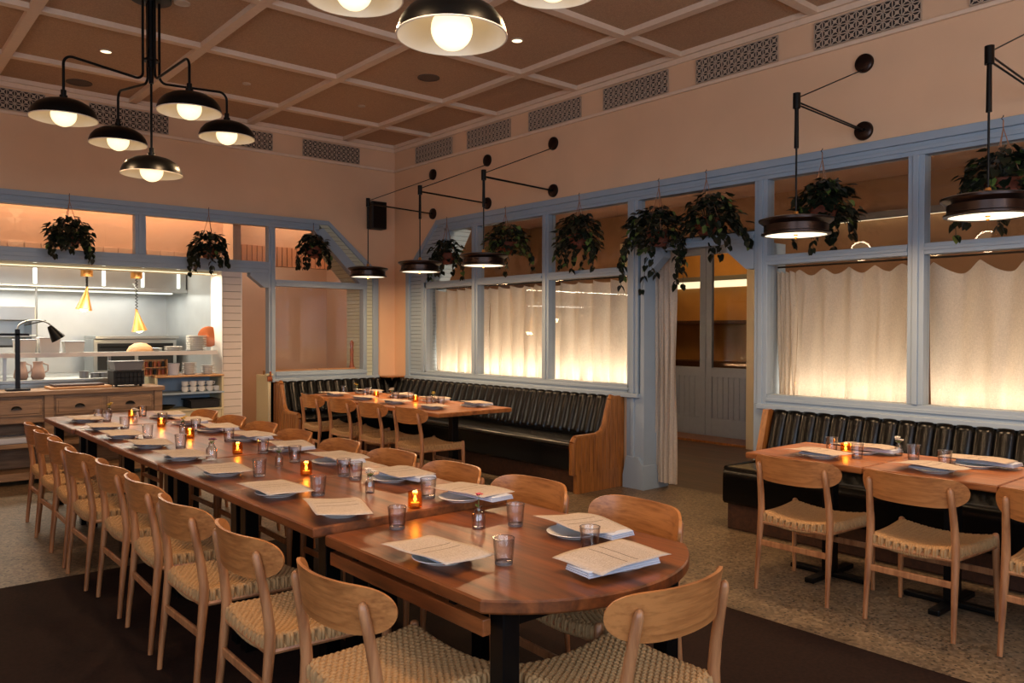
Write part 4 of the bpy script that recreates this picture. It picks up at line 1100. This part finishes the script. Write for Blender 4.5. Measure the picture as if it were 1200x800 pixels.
# ------------------------------------------------------------------ hanging plants
def plant(loc_, ztop, label, seed, R=.19, leaves=220, vines=8, drop=.28, lift=.12, bias=(0, 0), light_leaf=.1):
    rnd = random.Random(seed)
    x0, y0, z0 = loc_
    t = thing('hanging_plant', label, 'plant', loc_, 0, 'hanging trailing plants')
    b = MB(); b.lathe([(.001, -.10), (.06, -.10), (.085, -.06), (.105, 0), (.112, .03), (.105, .035), (.095, .02), (.001, .015)], seg=22); b.build('pot', M['basket'], t, True)
    b = MB(); h = ztop-z0
    for k in range(3):
        a = 2*pi*k/3+seed; b.tube([(.105*cos(a), .105*sin(a), .03), (.03*cos(a), .03*sin(a), h*.62), (0, 0, h-.05)], .003, 6)
    b.cyl((0, 0, h-.06), (0, 0, h), .004, seg=6)
    b.build('rope_hanger', M['rope'], t)
    b = MB(); b.tube([(0, 0, h), (0, .012, h+.012), (0, 0, h+.022), (0, 0, h+.03)], .003, 6); b.build('hook', M['black'], t)
    dark, lt, st = MB(), MB(), MB()
    def leafat(p, d, s):
        d = d.normalized(); upv = Vector((rnd.uniform(-.4, .4), rnd.uniform(-.4, .4), 1)).normalized()
        w = d.cross(upv)
        if w.length < .05: w = Vector((1, 0, 0))
        w.normalize(); nn = w.cross(d).normalized()
        bb = lt if rnd.random() < light_leaf else dark
        pts_l = [p, p-d*s*.12+w*s*.30+nn*s*.12, p+d*s*.25+w*s*.46+nn*s*.16, p+d*s*.62+w*s*.30+nn*s*.08, p+d*s-nn*s*.08]
        pts_r = [p, p-d*s*.12-w*s*.30+nn*s*.12, p+d*s*.25-w*s*.46+nn*s*.16, p+d*s*.62-w*s*.30+nn*s*.08, p+d*s-nn*s*.08]
        mid = p+d*s*.3+nn*s*.02
        V = [bb.bm.verts.new(q) for q in pts_l]; V2 = [bb.bm.verts.new(q) for q in pts_r[1:4]]
        mv = bb.bm.verts.new(mid)
        for a_, c_ in ((V[0], V[1]), (V[1], V[2]), (V[2], V[3]), (V[3], V[4])): bb.bm.faces.new((a_, c_, mv))
        for a_, c_ in ((V[4], V2[2]), (V2[2], V2[1]), (V2[1], V2[0]), (V2[0], V[0])): bb.bm.faces.new((a_, c_, mv))
    for k in range(leaves):
        a = rnd.uniform(0, 2*pi); e = rnd.uniform(-.75, 1.4); rr = R*rnd.uniform(.62, 1.08)
        c = Vector((rr*cos(a)*cos(e)*1.05+bias[0]*rnd.random(), rr*sin(a)*cos(e)*1.05+bias[1]*rnd.random(), .02+rr*sin(e)*.95))
        d = Vector((cos(a), sin(a), rnd.uniform(-1.2, .15)))
        leafat(c, d, rnd.uniform(.045, .078))
        if k % 4 == 0: st.tube([(0, 0, .02), (c.x*.6, c.y*.6, c.z+.02), c], .0018, 5)
    for k in range(vines):
        a = rnd.uniform(0, 2*pi); L_ = drop*rnd.uniform(.4, 1.0); P = []
        for q in range(8):
            f_ = q/7; rr = R*(.5+.65*min(1, f_*2)); P.append(Vector((rr*cos(a+.3*f_)+bias[0]*f_, rr*sin(a+.3*f_)+bias[1]*f_, .06*sin(min(1, f_*2)*pi)-L_*f_*f_-.02)))
        st.tube(P, .002, 5)
        for q in range(1, 8):
            for r_ in range(2 if q < 7 else 3):
                aa = rnd.uniform(0, 2*pi); leafat(P[q]+Vector((0, 0, rnd.uniform(-.015, .01))), Vector((cos(aa), sin(aa), -1.3)), rnd.uniform(.045, .07))
    dark.build('foliage', M['greenery'], t, True, ang=60, fix=False)
    if len(lt.bm.faces): lt.build('young_leaves', M['greenlt'], t, True, ang=60, fix=False)
    st.build('stem', M['greenery'], t, True)
PX = W-.20
plant((PX, 7.82, 2.40), 2.84, 'hanging trailing plant behind the second wall lamp, in the far sloping window corner', 1, .18, 190, 7, .25)
plant((PX, 6.72, 2.44), 2.84, 'hanging plant with pale young leaves between the two far window posts', 2, .22, 260, 7, .26, bias=(0, -.08), light_leaf=.35)
plant((PX, 5.58, 2.42), 2.84, 'hanging trailing plant left of the door opening, in front of the third window', 3, .22, 280, 9, .30, light_leaf=.12)
plant((PX, 4.58, 2.36), 2.84, 'long trailing hanging plant at the left of the door opening, reaching the curtain', 4, .24, 330, 14, .50, bias=(0, .08), light_leaf=.08)
plant((PX, 4.07, 2.42), 2.84, 'hanging plant in a terracotta pot over the middle of the door opening', 5, .22, 280, 8, .26, bias=(0, -.12), light_leaf=.05)
plant((PX, 3.03, 2.40), 2.84, 'round hanging plant behind the wall lamp right of the door opening', 6, .21, 320, 6, .26, bias=(0, -.04), light_leaf=.08)
plant((PX, 1.82, 2.43), 2.84, 'hanging plant at the right edge of the view, behind the large wall lamp', 7, .23, 280, 7, .3)
plant((1.84, D-.2, 2.44), 2.86, 'hanging plant over the left part of the kitchen pass', 8, .19, 260, 9, .22, light_leaf=.03)
plant((3.25, D-.2, 2.42), 2.86, 'hanging plant over the right end of the kitchen pass', 9, .18, 220, 9, .26, light_leaf=.03)
plant((4.54, D-.2, 2.50), 2.80, 'hanging plant in front of the sloping transom near the corner', 10, .17, 190, 7, .26, light_leaf=.05)

# ------------------------------------------------------------------ sideboard and kitchen
t = thing('sideboard', 'worn wooden sideboard with drawers and cup pulls in front of the kitchen pass', 'sideboard', (1.5, 9.18, 0))
def sb(x0, x1, y0, y1, z0, z1): return (x0-1.5, x1-1.5, y0-9.18, y1-9.18, z0, z1)
b = MB(); b.box(*sb(.35, 2.68, 8.82, 9.28, .86, .905), .006); b.build('top', M['side'], t)
b = MB(); b.box(*sb(.38, 2.66, 8.87, 9.26, .62, .86)); 
for x in (.41, 1.05, 1.6, 2.62): b.box(*sb(x-.04, x+.04, 8.845, 8.93, .0, .86), .004); b.box(*sb(x-.04, x+.04, 9.18, 9.26, .0, .86), .004)
b.box(*sb(.38, 2.66, 8.86, 9.26, .60, .635)); b.box(*sb(.38, 2.66, 8.86, 9.26, .36, .40), .004); b.box(*sb(.38, 2.66, 8.86, 9.26, .05, .12)); b.box(*sb(.38, 2.66, 9.22, 9.26, .1, .62))
b.build('carcass', M['side'], t)
for i, (x0, x1) in enumerate(((.47, .99), (1.11, 1.54), (1.66, 2.08), (2.12, 2.56))):
    b = MB(); b.box(*sb(x0, x1, 8.852, 8.875, .665, .825), .004); b.box(*sb(x0+.02, x1-.02, 8.845, 8.86, .685, .805), .006)
    d = b.build('drawer', M['side'], t)
    b = MB(); cx = (x0+x1)/2-1.5
    def cup(u, v):
        a = pi*u; e = pi/2*v; return (cx+.045*cos(a)*cos(e*.0)*1.0*(1-.0*v), 8.845-9.18-.024*sin(e)-.001, .745+.032*sin(a)*cos(e)-.01)
    b.grid(cup, 14, 6); b.build('cup_pull', M['black'], d, True, ang=180)
t2 = MB(); t2.box(*sb(.42, 1.50, 8.88, 9.18, .40, .46), .015); o = tag(t2.build('folded_linens', M['napkin']), 'stack of pale folded linens on the lower shelf of the sideboard', 'linens'); o.location = (1.5, 9.18, 0)
b = MB(); b.box(1.62, 2.18, 8.90, 9.2, .906, .93, .004); tag(b.build('cutting_board', M['board']), 'wooden cutting board on the sideboard left of the black toaster', 'cutting board')
b = MB(); b.box(1.66, 2.12, 8.94, 9.18, .931, .95, .004); tag(b.build('cutting_board', M['darkwood']), 'smaller dark board lying on the large cutting board', 'cutting board')
# black two-arm desk lamp
t = thing('desk_lamp', 'black lamp with square post and conical shade on the left of the sideboard', 'lamp', (1.36, 9.0, .905))
b = MB(); b.box(-.10, .10, -.06, .06, 0, .02, .004); b.build('base', M['black'], t)
b = MB(); b.box(-.02, .02, -.02, .02, .02, .60, .003); b.box(-.25, .10, -.02, .02, .535, .56, .003); b.build('post', M['black'], t)
P = [(0, 0, .59)]+[(.15-.15*cos(a), 0, .60+.09*sin(a)) for a in [pi*k/10*.86 for k in range(11)]]
b = MB(); b.tube(P, .007, 8); b.build('gooseneck', M['steel'], t, True)
b = MB()
Mx = Matrix.Rotation(radians(-32), 3, 'Y'); prof = [(.022, 0), (.03, -.02), (.07, -.15), (.066, -.15), (.026, -.02), (.018, 0)]
rg = []
for r, z in prof: rg.append([Vector((.275, 0, .63))+Mx @ Vector((r*cos(2*pi*i/20), r*sin(2*pi*i/20), z)) for i in range(20)])
b.rings(rg, cap=False); b.build('lamp_shade', M['black'], t, True)
# black toaster / burner box
t = thing('toaster', 'black wire-fronted toaster on the right of the sideboard', 'toaster', (2.12, 9.02, .932))
t.location = (2.35, 9.04, .906)
b = MB(); b.box(-.15, .15, -.12, .12, .02, .17, .008); b.build('body', M['blackm'], t)
b = MB()
for i in range(7): b.cyl((-.12+i*.04, -.128, .03), (-.12+i*.04, -.128, .16), .003, seg=6)
for z in (.05, .1, .15): b.cyl((-.14, -.13, z), (.14, -.13, z), .003, seg=6)
b.build('wire_rack', M['black'], t)
for sx in (-1, 1):
    for sy in (-1, 1): b = MB(); b.box(sx*.12-.012, sx*.12+.012, sy*.09-.012, sy*.09+.012, 0, .02); b.build('foot', M['black'], t)
b = MB(); b.rings([[(x, y, 0) for x, y in ((-.13, -.1), (.13, -.1), (.13, .1), (-.13, .1))], [(x*1.1, y*1.1, .09) for x, y in ((-.13, -.1), (.13, -.1), (.13, .1), (-.13, .1))]])
b.box(-.155, .155, -.125, .125, .085, .095, .003)
o = b.build('storage_bin', M['grey']); o.location = (2.35, 9.04, 1.078); tag(o, 'grey tapered bin standing on the black toaster', 'bin')

# pass shelves, right of the sideboard
t = thing('shelf_unit', 'open pass shelving with pale blue shelves right of the sideboard', 'shelf', (3.08, 9.45, 0))
b = MB()
for x in (2.72, 3.455): b = MB(); b.box(x-3.08-.012, x-3.08+.012, -.2, .2, 0, .965, .003); b.build('upright', M['cream'], t)
for z, m in ((.10, 'cream'), (.60, 'cream'), (.79, 'cobalt'), (.985, 'board')):
    b = MB(); b.box(-.37, .39, -.21, .2, z-.02, z, .003); b.build('shelf', M[m], t)
b = MB(); b.box(-.36, .37, .19, .2, .0, .98); b.build('back_panel', M['cobalt'], t)
b = MB(); b.box(-.36, .37, -.19, -.17, .0, .58); b.build('front_panel', M['cream'], t)
t = thing('pass_shelf', 'bright steel pass shelf running across the kitchen opening', 'shelf', (1.9, 9.5, 0))
b = MB(); b.box(-1.6, 1.53, -.16, .2, 1.225, 1.255, .004); b.build('shelf', M['steel'], t)
b = MB()
for x in (-1.5, -.55, .45): b = MB(); b.box(x-.015, x+.015, .19, .22, .967, 1.225); b.build('upright', M['steel'], t)
b = MB(); b.box(-1.6, 1.53, -.165, -.16, 1.215, 1.262, .001); b.build('edge_trim', M['white'], t)  # edge coloured white in place of the glow along the pass
# pass counter below
t = thing('kitchen_counter', 'steel kitchen counter behind the sideboard', 'counter', (1.5, 9.9, 0))
b = MB(); b.box(-1.9, 1.15, -.22, .35, .93, .965, .004); b.build('worktop', M['steel'], t)
b = MB(); b.box(-1.88, 1.13, -.18, .33, .08, .93, .004); b.build('cabinet', M['steel'], t)
# utensils under the pass
def lath(name, label, cat, prof, loc_, m, group=None, seg=24):
    b = MB(); b.lathe(prof, seg=seg); o = b.build(name, M[m], None, True, ang=40); o.location = loc_; tag(o, label, cat, group); return o
def jug(x, lab):
    t = thing('jug', lab, 'jug', (x, 9.86, .966), 0, 'jugs under the pass shelf')
    b = MB(); b.lathe([(.001, 0), (.055, 0), (.07, .03), (.06, .10), (.045, .15), (.05, .19), (.044, .19), (.04, .15), (.05, .1), (.001, .02)], seg=22); b.build('body', M['clay'], t, True)
    b = MB(); b.tube([(.05, 0, .17), (.095, 0, .15), (.095, 0, .09), (.062, 0, .07)], .007, 8); b.build('handle', M['clay'], t, True)
jug(1.52, 'brown jug under the pass shelf, left of its twin'); jug(1.68, 'brown jug under the pass shelf, right of its twin')
for k, x in enumerate((2.12, 2.23, 2.32)):
    lath('metal_pot', ['small steel pot, leftmost of the three under the pass', 'small steel pot, middle of the three under the pass', 'small steel pot, rightmost of the three under the pass'][k], 'pot', [(.001, 0), (.045, 0), (.047, .05+.02*(k == 0)), (.050, .052+.02*(k == 0)), (.043, .05), (.04, .01), (.001, .01)], (x, 9.82, .966), 'grey', 'small pots under the pass')
# plates and bowls: every plate its own
def stack(x, y, z, n, r, h, m, lab, grp, nm='plate', cat='plate'):
    b = MB(); b.lathe([(.001, 0), (r*.6, 0), (r*.64, h*.4), (r, h*.95), (r, h*1.15), (r*.6, h*.7), (.001, h*.6)], seg=26)
    o0 = b.build(nm, M[m], None, True)
    for k in range(n):
        o = o0 if k == 0 else o0.copy()
        if k: C.objects.link(o)
        o.location = (x, y, z+k*h); o['category'] = cat; o['group'] = grp
        o['label'] = ('bottom one of ' if k == 0 else 'topmost of ' if k == n-1 else 'one in the middle of ')+lab
stack(3.24, 9.50, 1.257, 11, .115, .016, 'white', 'the tall white plate stack, right end of the pass shelf', 'tall plate stack on the pass shelf')
stack(2.98, 9.50, 1.257, 4, .10, .013, 'white', 'the low white plate stack on the pass shelf', 'low plate stack on the pass shelf')
stack(2.76, 9.52, 1.257, 3, .10, .012, 'white', 'the thin plate stack beside the heat lamp', 'thin plate stack on the pass shelf')
stack(3.13, 9.42, .986, 8, .085, .017, 'white', 'the left stack of bowls under the pass shelf', 'left bowl stack', 'bowl', 'bowl')
stack(3.34, 9.42, .986, 6, .085, .017, 'white', 'the right stack of bowls under the pass shelf', 'right bowl stack', 'bowl', 'bowl')
lath('bucket', 'pale grey bucket left of the bowl stacks', 'bucket', [(.001, 0), (.06, 0), (.072, .13), (.076, .134), (.068, .13), (.056, .01), (.001, .01)], (2.95, 9.42, .986), 'napkin')
t = thing('spice_rack', 'small rack of spice jars under the pass shelf', 'rack', (2.75, 9.42, .986))
b = MB(); b.box(-.125, .125, -.05, .05, 0, .01); b.box(-.125, -.118, -.05, .05, 0, .18); b.box(.118, .125, -.05, .05, 0, .18); b.box(-.125, .125, .043, .05, 0, .18); b.box(-.125, .125, -.05, .05, .09, .097); b.build('frame', M['board'], t)
for r_ in range(2):
    for k in range(5):
        z = .011+r_*.087
        o = lath('spice_jar', 'spice jar, %s from the left on the %s tier of the small rack' % (ORD[k], ('lower', 'upper')[r_]), 'jar', [(.001, 0), (.018, 0), (.018, .045), (.013, .05), (.015, .05), (.015, .062), (.001, .062)], (2.75-.09+.045*k, 9.42, .986+z), ['copper', 'redwood', 'blackm'][(k+r_) % 3], 'spice jars')
mg = None
for k, x in enumerate((3.06, 3.155, 3.25, 3.345, 3.425)):
    for lv in range(2 if k != 4 else 1):
        t = thing('mug', 'white mug on the blue shelf, %s from the left, %s' % (ORD[k], 'upper of the pair' if lv else 'standing on the shelf'), 'mug', (x, 9.36, .791+lv*.062), 0, 'white mugs on the blue shelf')
        if mg is None:
            b = MB(); b.lathe([(.001, 0), (.026, 0), (.036, .02), (.038, .058), (.034, .058), (.031, .02), (.001, .01)], seg=20); mg = b.build('cup_body', M['white'], t, True).data
            b = MB(); b.tube([(.034, 0, .05), (.056, 0, .045), (.056, 0, .022), (.033, 0, .016)], .004, 7); mh = b.build('handle', M['white'], t, True).data
        else:
            for nm, me in (('cup_body', mg), ('handle', mh)):
                q = bpy.data.objects.new(nm, me); C.objects.link(q); q.parent = t
lath('bowl', 'dark shallow bowl on the shelf under the mugs', 'bowl', [(.001, 0), (.04, 0), (.11, .045), (.107, .047), (.04, .01), (.001, .01)], (2.85, 9.38, .601), 'blackm')
b = MB(); b.box(3.10, 3.42, 9.27, 9.55, .601, .70, .006); b.box(3.08, 3.43, 9.26, 9.56, .69, .702, .003); tag(b.build('oven_tray', M['blackm']), 'deep black oven tray on the shelf under the mugs', 'tray')
# things on the pass shelf
def dome(x, lab):
    b = MB(); b.lathe([(.001, .10), (.06, .092), (.11, .06), (.135, .02), (.14, 0), (.001, 0)], seg=26); o = b.build('serving_dome', M['board'], None, True); o.location = (x, 9.5, 1.257); tag(o, lab, 'dome')
dome(2.62, 'round domed loaf board glowing under the right heat lamp')
for k, (x, s) in enumerate(((1.50, .13), (1.72, .15), (1.95, .11))):
    t = thing('food_container', 'white food container on the pass shelf, %s from the left' % ORD[k], 'container', (x, 9.52, 1.257), 0, 'white containers on the pass shelf')
    b = MB(); b.rings([[(sx*.085, sy*.07, 0) for sx, sy in ((-1, -1), (1, -1), (1, 1), (-1, 1))], [(sx*.095, sy*.08, s) for sx, sy in ((-1, -1), (1, -1), (1, 1), (-1, 1))]]); b.build('tub', M['white'], t)
    b = MB(); b.box(-.10, .10, -.085, .085, s, s+.014, .004); b.build('lid', M['napkin'], t)
lath('round_lid', 'round copper lid leaning by the kitchen jamb', 'lid', [(.001, 0), (.12, 0), (.125, .012), (.10, .02), (.001, .03)], (3.42, 9.60, 1.42), 'copper').rotation_euler = (radians(80), 0, radians(-20))
# salamander grill on the left
t = thing('salamander_grill', 'steel salamander grill at the left edge of the kitchen opening', 'grill', (1.3, 10.4, 1.30))
b = MB(); b.box(-.8, .42, -.2, .3, .30, .46, .01); b.box(-.8, .42, -.22, .3, .12, .14, .003); b.box(-.8, -.76, -.2, .3, 0, .3); b.box(.38, .42, -.2, .3, 0, .3); b.box(-.8, .42, .26, .3, 0, .3); b.build('housing', M['steel'], t)
b = MB(); b.tube([(.3, -.24, .25), (.5, -.3, .30)], .008, 8); b.build('handle', M['black'], t)
b = MB(); b.box(-.78, .36, -.18, .24, .005, .02, .002); b.build('grill_rack', M['black'], t)
# back counter and rear line
t = thing('kitchen_counter', 'steel rear cooking line against the back kitchen wall', 'counter', (1.9, 11.7, 0))
b = MB(); b.box(-2.2, 1.78, -.4, .35, .88, .92, .004); b.build('worktop', M['steel'], t)
b = MB(); b.box(-2.2, 1.78, -.36, .35, .08, .88); b.build('cabinet', M['steel'], t)
t = thing('kitchen_range', 'dark fronted kitchen range under a steel shelf, right part of the back wall', 'range', (3.12, 11.55, .921))
b = MB(); b.box(-.55, .5, -.15, .35, 0, .46, .01); b.build('oven_body', M['steel'], t)
b = MB(); b.box(-.55, .5, -.25, .35, .46, .50, .004); b.build('shelf', M['steel'], t)
for k in range(2): b = MB(); b.box(-.50+k*.5, -.05+k*.5, -.165, -.148, .05, .40, .004); b.cyl((-.48+k*.5, -.19, .36), (-.07+k*.5, -.19, .36), .01, seg=8); b.build('oven_door', M['blackm'], t)
# hood
t = thing('extractor_hood', 'brushed steel extractor hood across the back of the kitchen', 'hood', (1.6, 11.2, 2.0))
b = MB(); b.prism([(.0, .03), (.0, .62), (.5, .98), (.85, .98), (.85, .03)], 'x', -2.1, 2.08)
bmesh.ops.delete(b.bm, geom=[], context='FACES')
b.build('hood_body', M['steel'], t)
b = MB(); b.box(-2.12, 2.1, -.02, .02, 0, .05, .006); b.build('lip', M['steel'], t)
for x in (.28, 1.05, 1.52, 1.98):  # glowing strips stand in for lamp glare on the steel hood face
    b = MB(); b.box(x-.02, x+.02, -.025, -.003, .06, .58, .008); b.build('glare_strip', M['hoodglow'], t)
b = MB(); b.box(-2.0, 2.0, .3, .42, -.005, .03, .004); b.build('under_hood_light', M['hoodglow'], t)
# gas pipe / rail
b = MB(); b.cyl((-.5, 11.0, 2.02), (3.0, 11.0, 2.02), .012); b.cyl((3.0, 11.0, 2.02), (3.0, 11.18, 2.1), .012); b.cyl((1.86, 11.0, .95), (1.86, 11.0, 2.02), .012)
tag(b.build('steel_rail', M['steel']), 'thin steel rail running under the extractor hood', 'rail')
# heat lamps
def heat_lamp(x, z, tilt, lab):
    t = thing('heat_lamp', lab, 'lamp', (x, 10.04, 2.335), 0, 'brass heat lamps over the pass')
    b = MB(); b.lathe([(.001, 0), (.05, 0), (.05, -.10), (.065, -.10), (.065, -.23), (.001, -.23)], seg=24); b.build('ceiling_mount', M['brass'], t, True)
    b = MB(); zt = z+.20-2.335
    n = 60; P = [(.012*cos(i*1.1), .012*sin(i*1.1), -.23+(zt+.23)*i/n) for i in range(n+1)]
    b.tube(P, .0045, 6); b.build('coiled_cord', M['black'], t, True)
    Mx = Matrix.Rotation(tilt, 3, 'Y'); o0 = Vector((0, 0, zt))
    def ring(r, z_): return [o0+Mx @ Vector((r*cos(2*pi*i/26), r*sin(2*pi*i/26), z_)) for i in range(26)]
    b = MB(); b.rings([ring(.012, .03), ring(.016, -.01), ring(.022, -.03), ring(.05, -.12), ring(.088, -.235), ring(.084, -.235), ring(.046, -.12), ring(.018, -.03)], cap=False); b.build('lamp_shade', M['brass'], t, True)
    b = MB(); b.ball(tuple(o0+Mx @ Vector((0, 0, -.20))), .055, 20); b.build('bulb', M['heat'], t, True)
    p = o0+Mx @ Vector((0, 0, -.28)); light('POINT', (x+p.x, 10.04+p.y, 2.335+p.z), 5, (1, .74, .42), .05, name='heat_light')
heat_lamp(2.20, 1.76, radians(8), 'left brass heat lamp hanging over the kitchen pass')
heat_lamp(2.73, 1.52, radians(-8), 'right and lower brass heat lamp hanging over the kitchen pass')
t = thing('glow_strip', 'warm glowing strip for the lit underside of the kitchen opening header', 'light', (1.89, 9.5, 2.185))  # added glowing strip stands in for the lit header underside
b = MB(); b.box(-1.55, 1.55, -.16, .16, -.03, .0, .004); b.build('housing', M['cream'], t)
b = MB(); b.box(-1.53, 1.53, -.17, -.13, -.036, -.028, .002); b.build('diffuser', M['strip'], t)
# pepper mill on the inset window ledge
t = thing('pepper_mill', 'tall turned wooden pepper mill on the ledge of the inset window', 'pepper mill', (5.27, D+.16, .99))
b = MB(); b.lathe([(.001, 0), (.036, 0), (.036, .03), (.026, .05), (.022, .14), (.026, .25), (.018, .28), (.026, .30), (.026, .31), (.001, .31)], seg=22); b.build('body', M['redwood'], t, True)
b = MB(); b.lathe([(.001, .311), (.024, .311), (.03, .335), (.022, .36), (.008, .368), (.010, .378), (.001, .384)], seg=22); b.build('head', M['redwood'], t, True)
b = MB(); b.box(4.12, 5.34, D+.07, D+.36, .94, .99, .004); struct(b.build('trim_17', M['board']), 'wooden ledge inside the inset window')
b = MB(); b.box(4.75, 5.30, D+.10, D+.14, .99, 1.004, .003); b2 = b.build('serving_tray', M['board']); tag(b2, 'thin pale wooden strip lying on the ledge of the inset window', 'tray')

# ------------------------------------------------------------------ lights
# warm lamps standing behind the curtains, on the inner sill
def sill_bar(y0, y1, pw, lab):
    t = thing('light_bar', lab, 'light', (W+.40, (y0+y1)/2, .86), 0, 'light bars behind the curtains')
    b = MB(); b.box(-.03, .03, -(y1-y0)/2, (y1-y0)/2, -.04, 0, .004); b.build('housing', M['grey'], t)
    light('AREA', (W+.40, (y0+y1)/2, .875), pw, (1, .79, .58), .05, y1-y0, rot=(0, radians(180-38), 0), name='sill_light')
sill_bar(5.1, 8.6, 46, 'light bar hidden behind the three far curtains'); sill_bar(.3, 3.6, 26, 'light bar hidden behind the curtains right of the door')
for o in bpy.data.objects:
    if o.name.startswith('light_bar') and o.get('group', '').startswith('light bars behind'):
        pass
b = MB(); b.box(W+.35, W+.47, 5.05, 8.66, .76, .82, .004); b.box(W+.35, W+.47, .25, 3.62, .76, .82, .004); struct(b.build('trim_18', M['blue']), 'inner ledge under the curtained windows')
# hall and door room
light('AREA', (7.4, 3.0, 3.15), 5, (1, .66, .36), 1.2, 4.0, name='hall_light')
light('AREA', (7.4, 7.5, 3.15), 5, (1, .66, .36), 1.2, 3.0, name='hall_light')
light('AREA', (10.4, 7.6, 3.1), 20, (1, .58, .2), 1.2, 2.0, name='door_room_light')
# kitchen
light('AREA', (1.6, 10.9, 2.95), 92, (1, .90, .74), 3.4, .6, name='kitchen_light')
light('AREA', (1.7, 11.5, 1.98), 40, (1, .98, .90), 3.6, .3, name='hood_light')
light('AREA', (1.8, 9.50, 2.15), 45, (1, .86, .66), 3.2, .12, name='pass_light')
light('AREA', (2.0, 9.8, 3.35), 36, (1, .72, .44), 3.4, .15, name='soffit_light')
light('AREA', (4.9, 9.95, 3.35), 11, (1, .72, .46), 1.6, .15, name='soffit_light')
light('AREA', (4.6, 10.8, 3.1), 6, (1, .86, .80), 1.0, .5, name='passage_light')
# downlights of the dining room
for (x, y) in ((1.88, 7.83), (4.50, 5.21)): light('SPOT', (x, y, CZ+.05), 30, WARM, .05, name='downlight', spot=(radians(95), .6))
# dusk daylight through the added street windows (left and behind the camera)
light('AREA', (XL-.05, .1, 2.0), 115, COOL, 2.1, 3.3, rot=(0, radians(-90), 0), name='added_daylight')
light('AREA', (.9, YB-.05, 2.0), 125, COOL, 4.8, 2.1, rot=(radians(90), 0, 0), name='added_daylight')
# unseen globe pendants, added behind the camera as warm fill
for (x, y) in ((-.7, -.1), (3.2, -1.2), (.6, -1.2), (4.5, -.2), (-1.9, 2.6), (-1.9, 4.6), (-1.9, 6.6)):
    t = thing('fill_globe', 'added opal globe pendant, unseen warm fill behind the camera side', 'lamp', (x, y, 2.9), 0, 'added opal globe pendants')
    b = MB(); b.cyl((0, 0, .14), (0, 0, CZ+.045-2.9), .006, seg=8); b.build('cord', M['black'], t)
    b = MB(); b.ball((0, 0, 0), .15, 24); b.build('globe', M['bulb'], t, True)
    light('POINT', (x, y, 2.9), 60 if x > 2 else 34, (1, .71, .46), .17, name='fill_globe_light')
# candle flames
for o in [o for o in bpy.data.objects if o.name.startswith('votive_candle')]:
    light('POINT', (o.location.x, o.location.y, o.location.z+.055), .35, (1, .50, .16), .012, name='candle_light')

w = bpy.data.worlds.new('world'); bpy.context.scene.world = w; w.use_nodes = True
w.node_tree.nodes['Background'].inputs[0].default_value = (.42, .55, .80, 1); w.node_tree.nodes['Background'].inputs[1].default_value = .35

s = bpy.context.scene
s.view_settings.view_transform = 'Standard'; s.view_settings.look = 'None'; s.view_settings.gamma = 1
s.view_settings.use_curve_mapping = False
s.view_settings.exposure = .33
try:
    s.cycles.use_denoising = True; s.cycles.max_bounces = 8; s.cycles.transparent_max_bounces = 16
    s.cycles.sample_clamp_indirect = 6; s.cycles.caustics_reflective = False; s.cycles.caustics_refractive = False
except Exception: pass
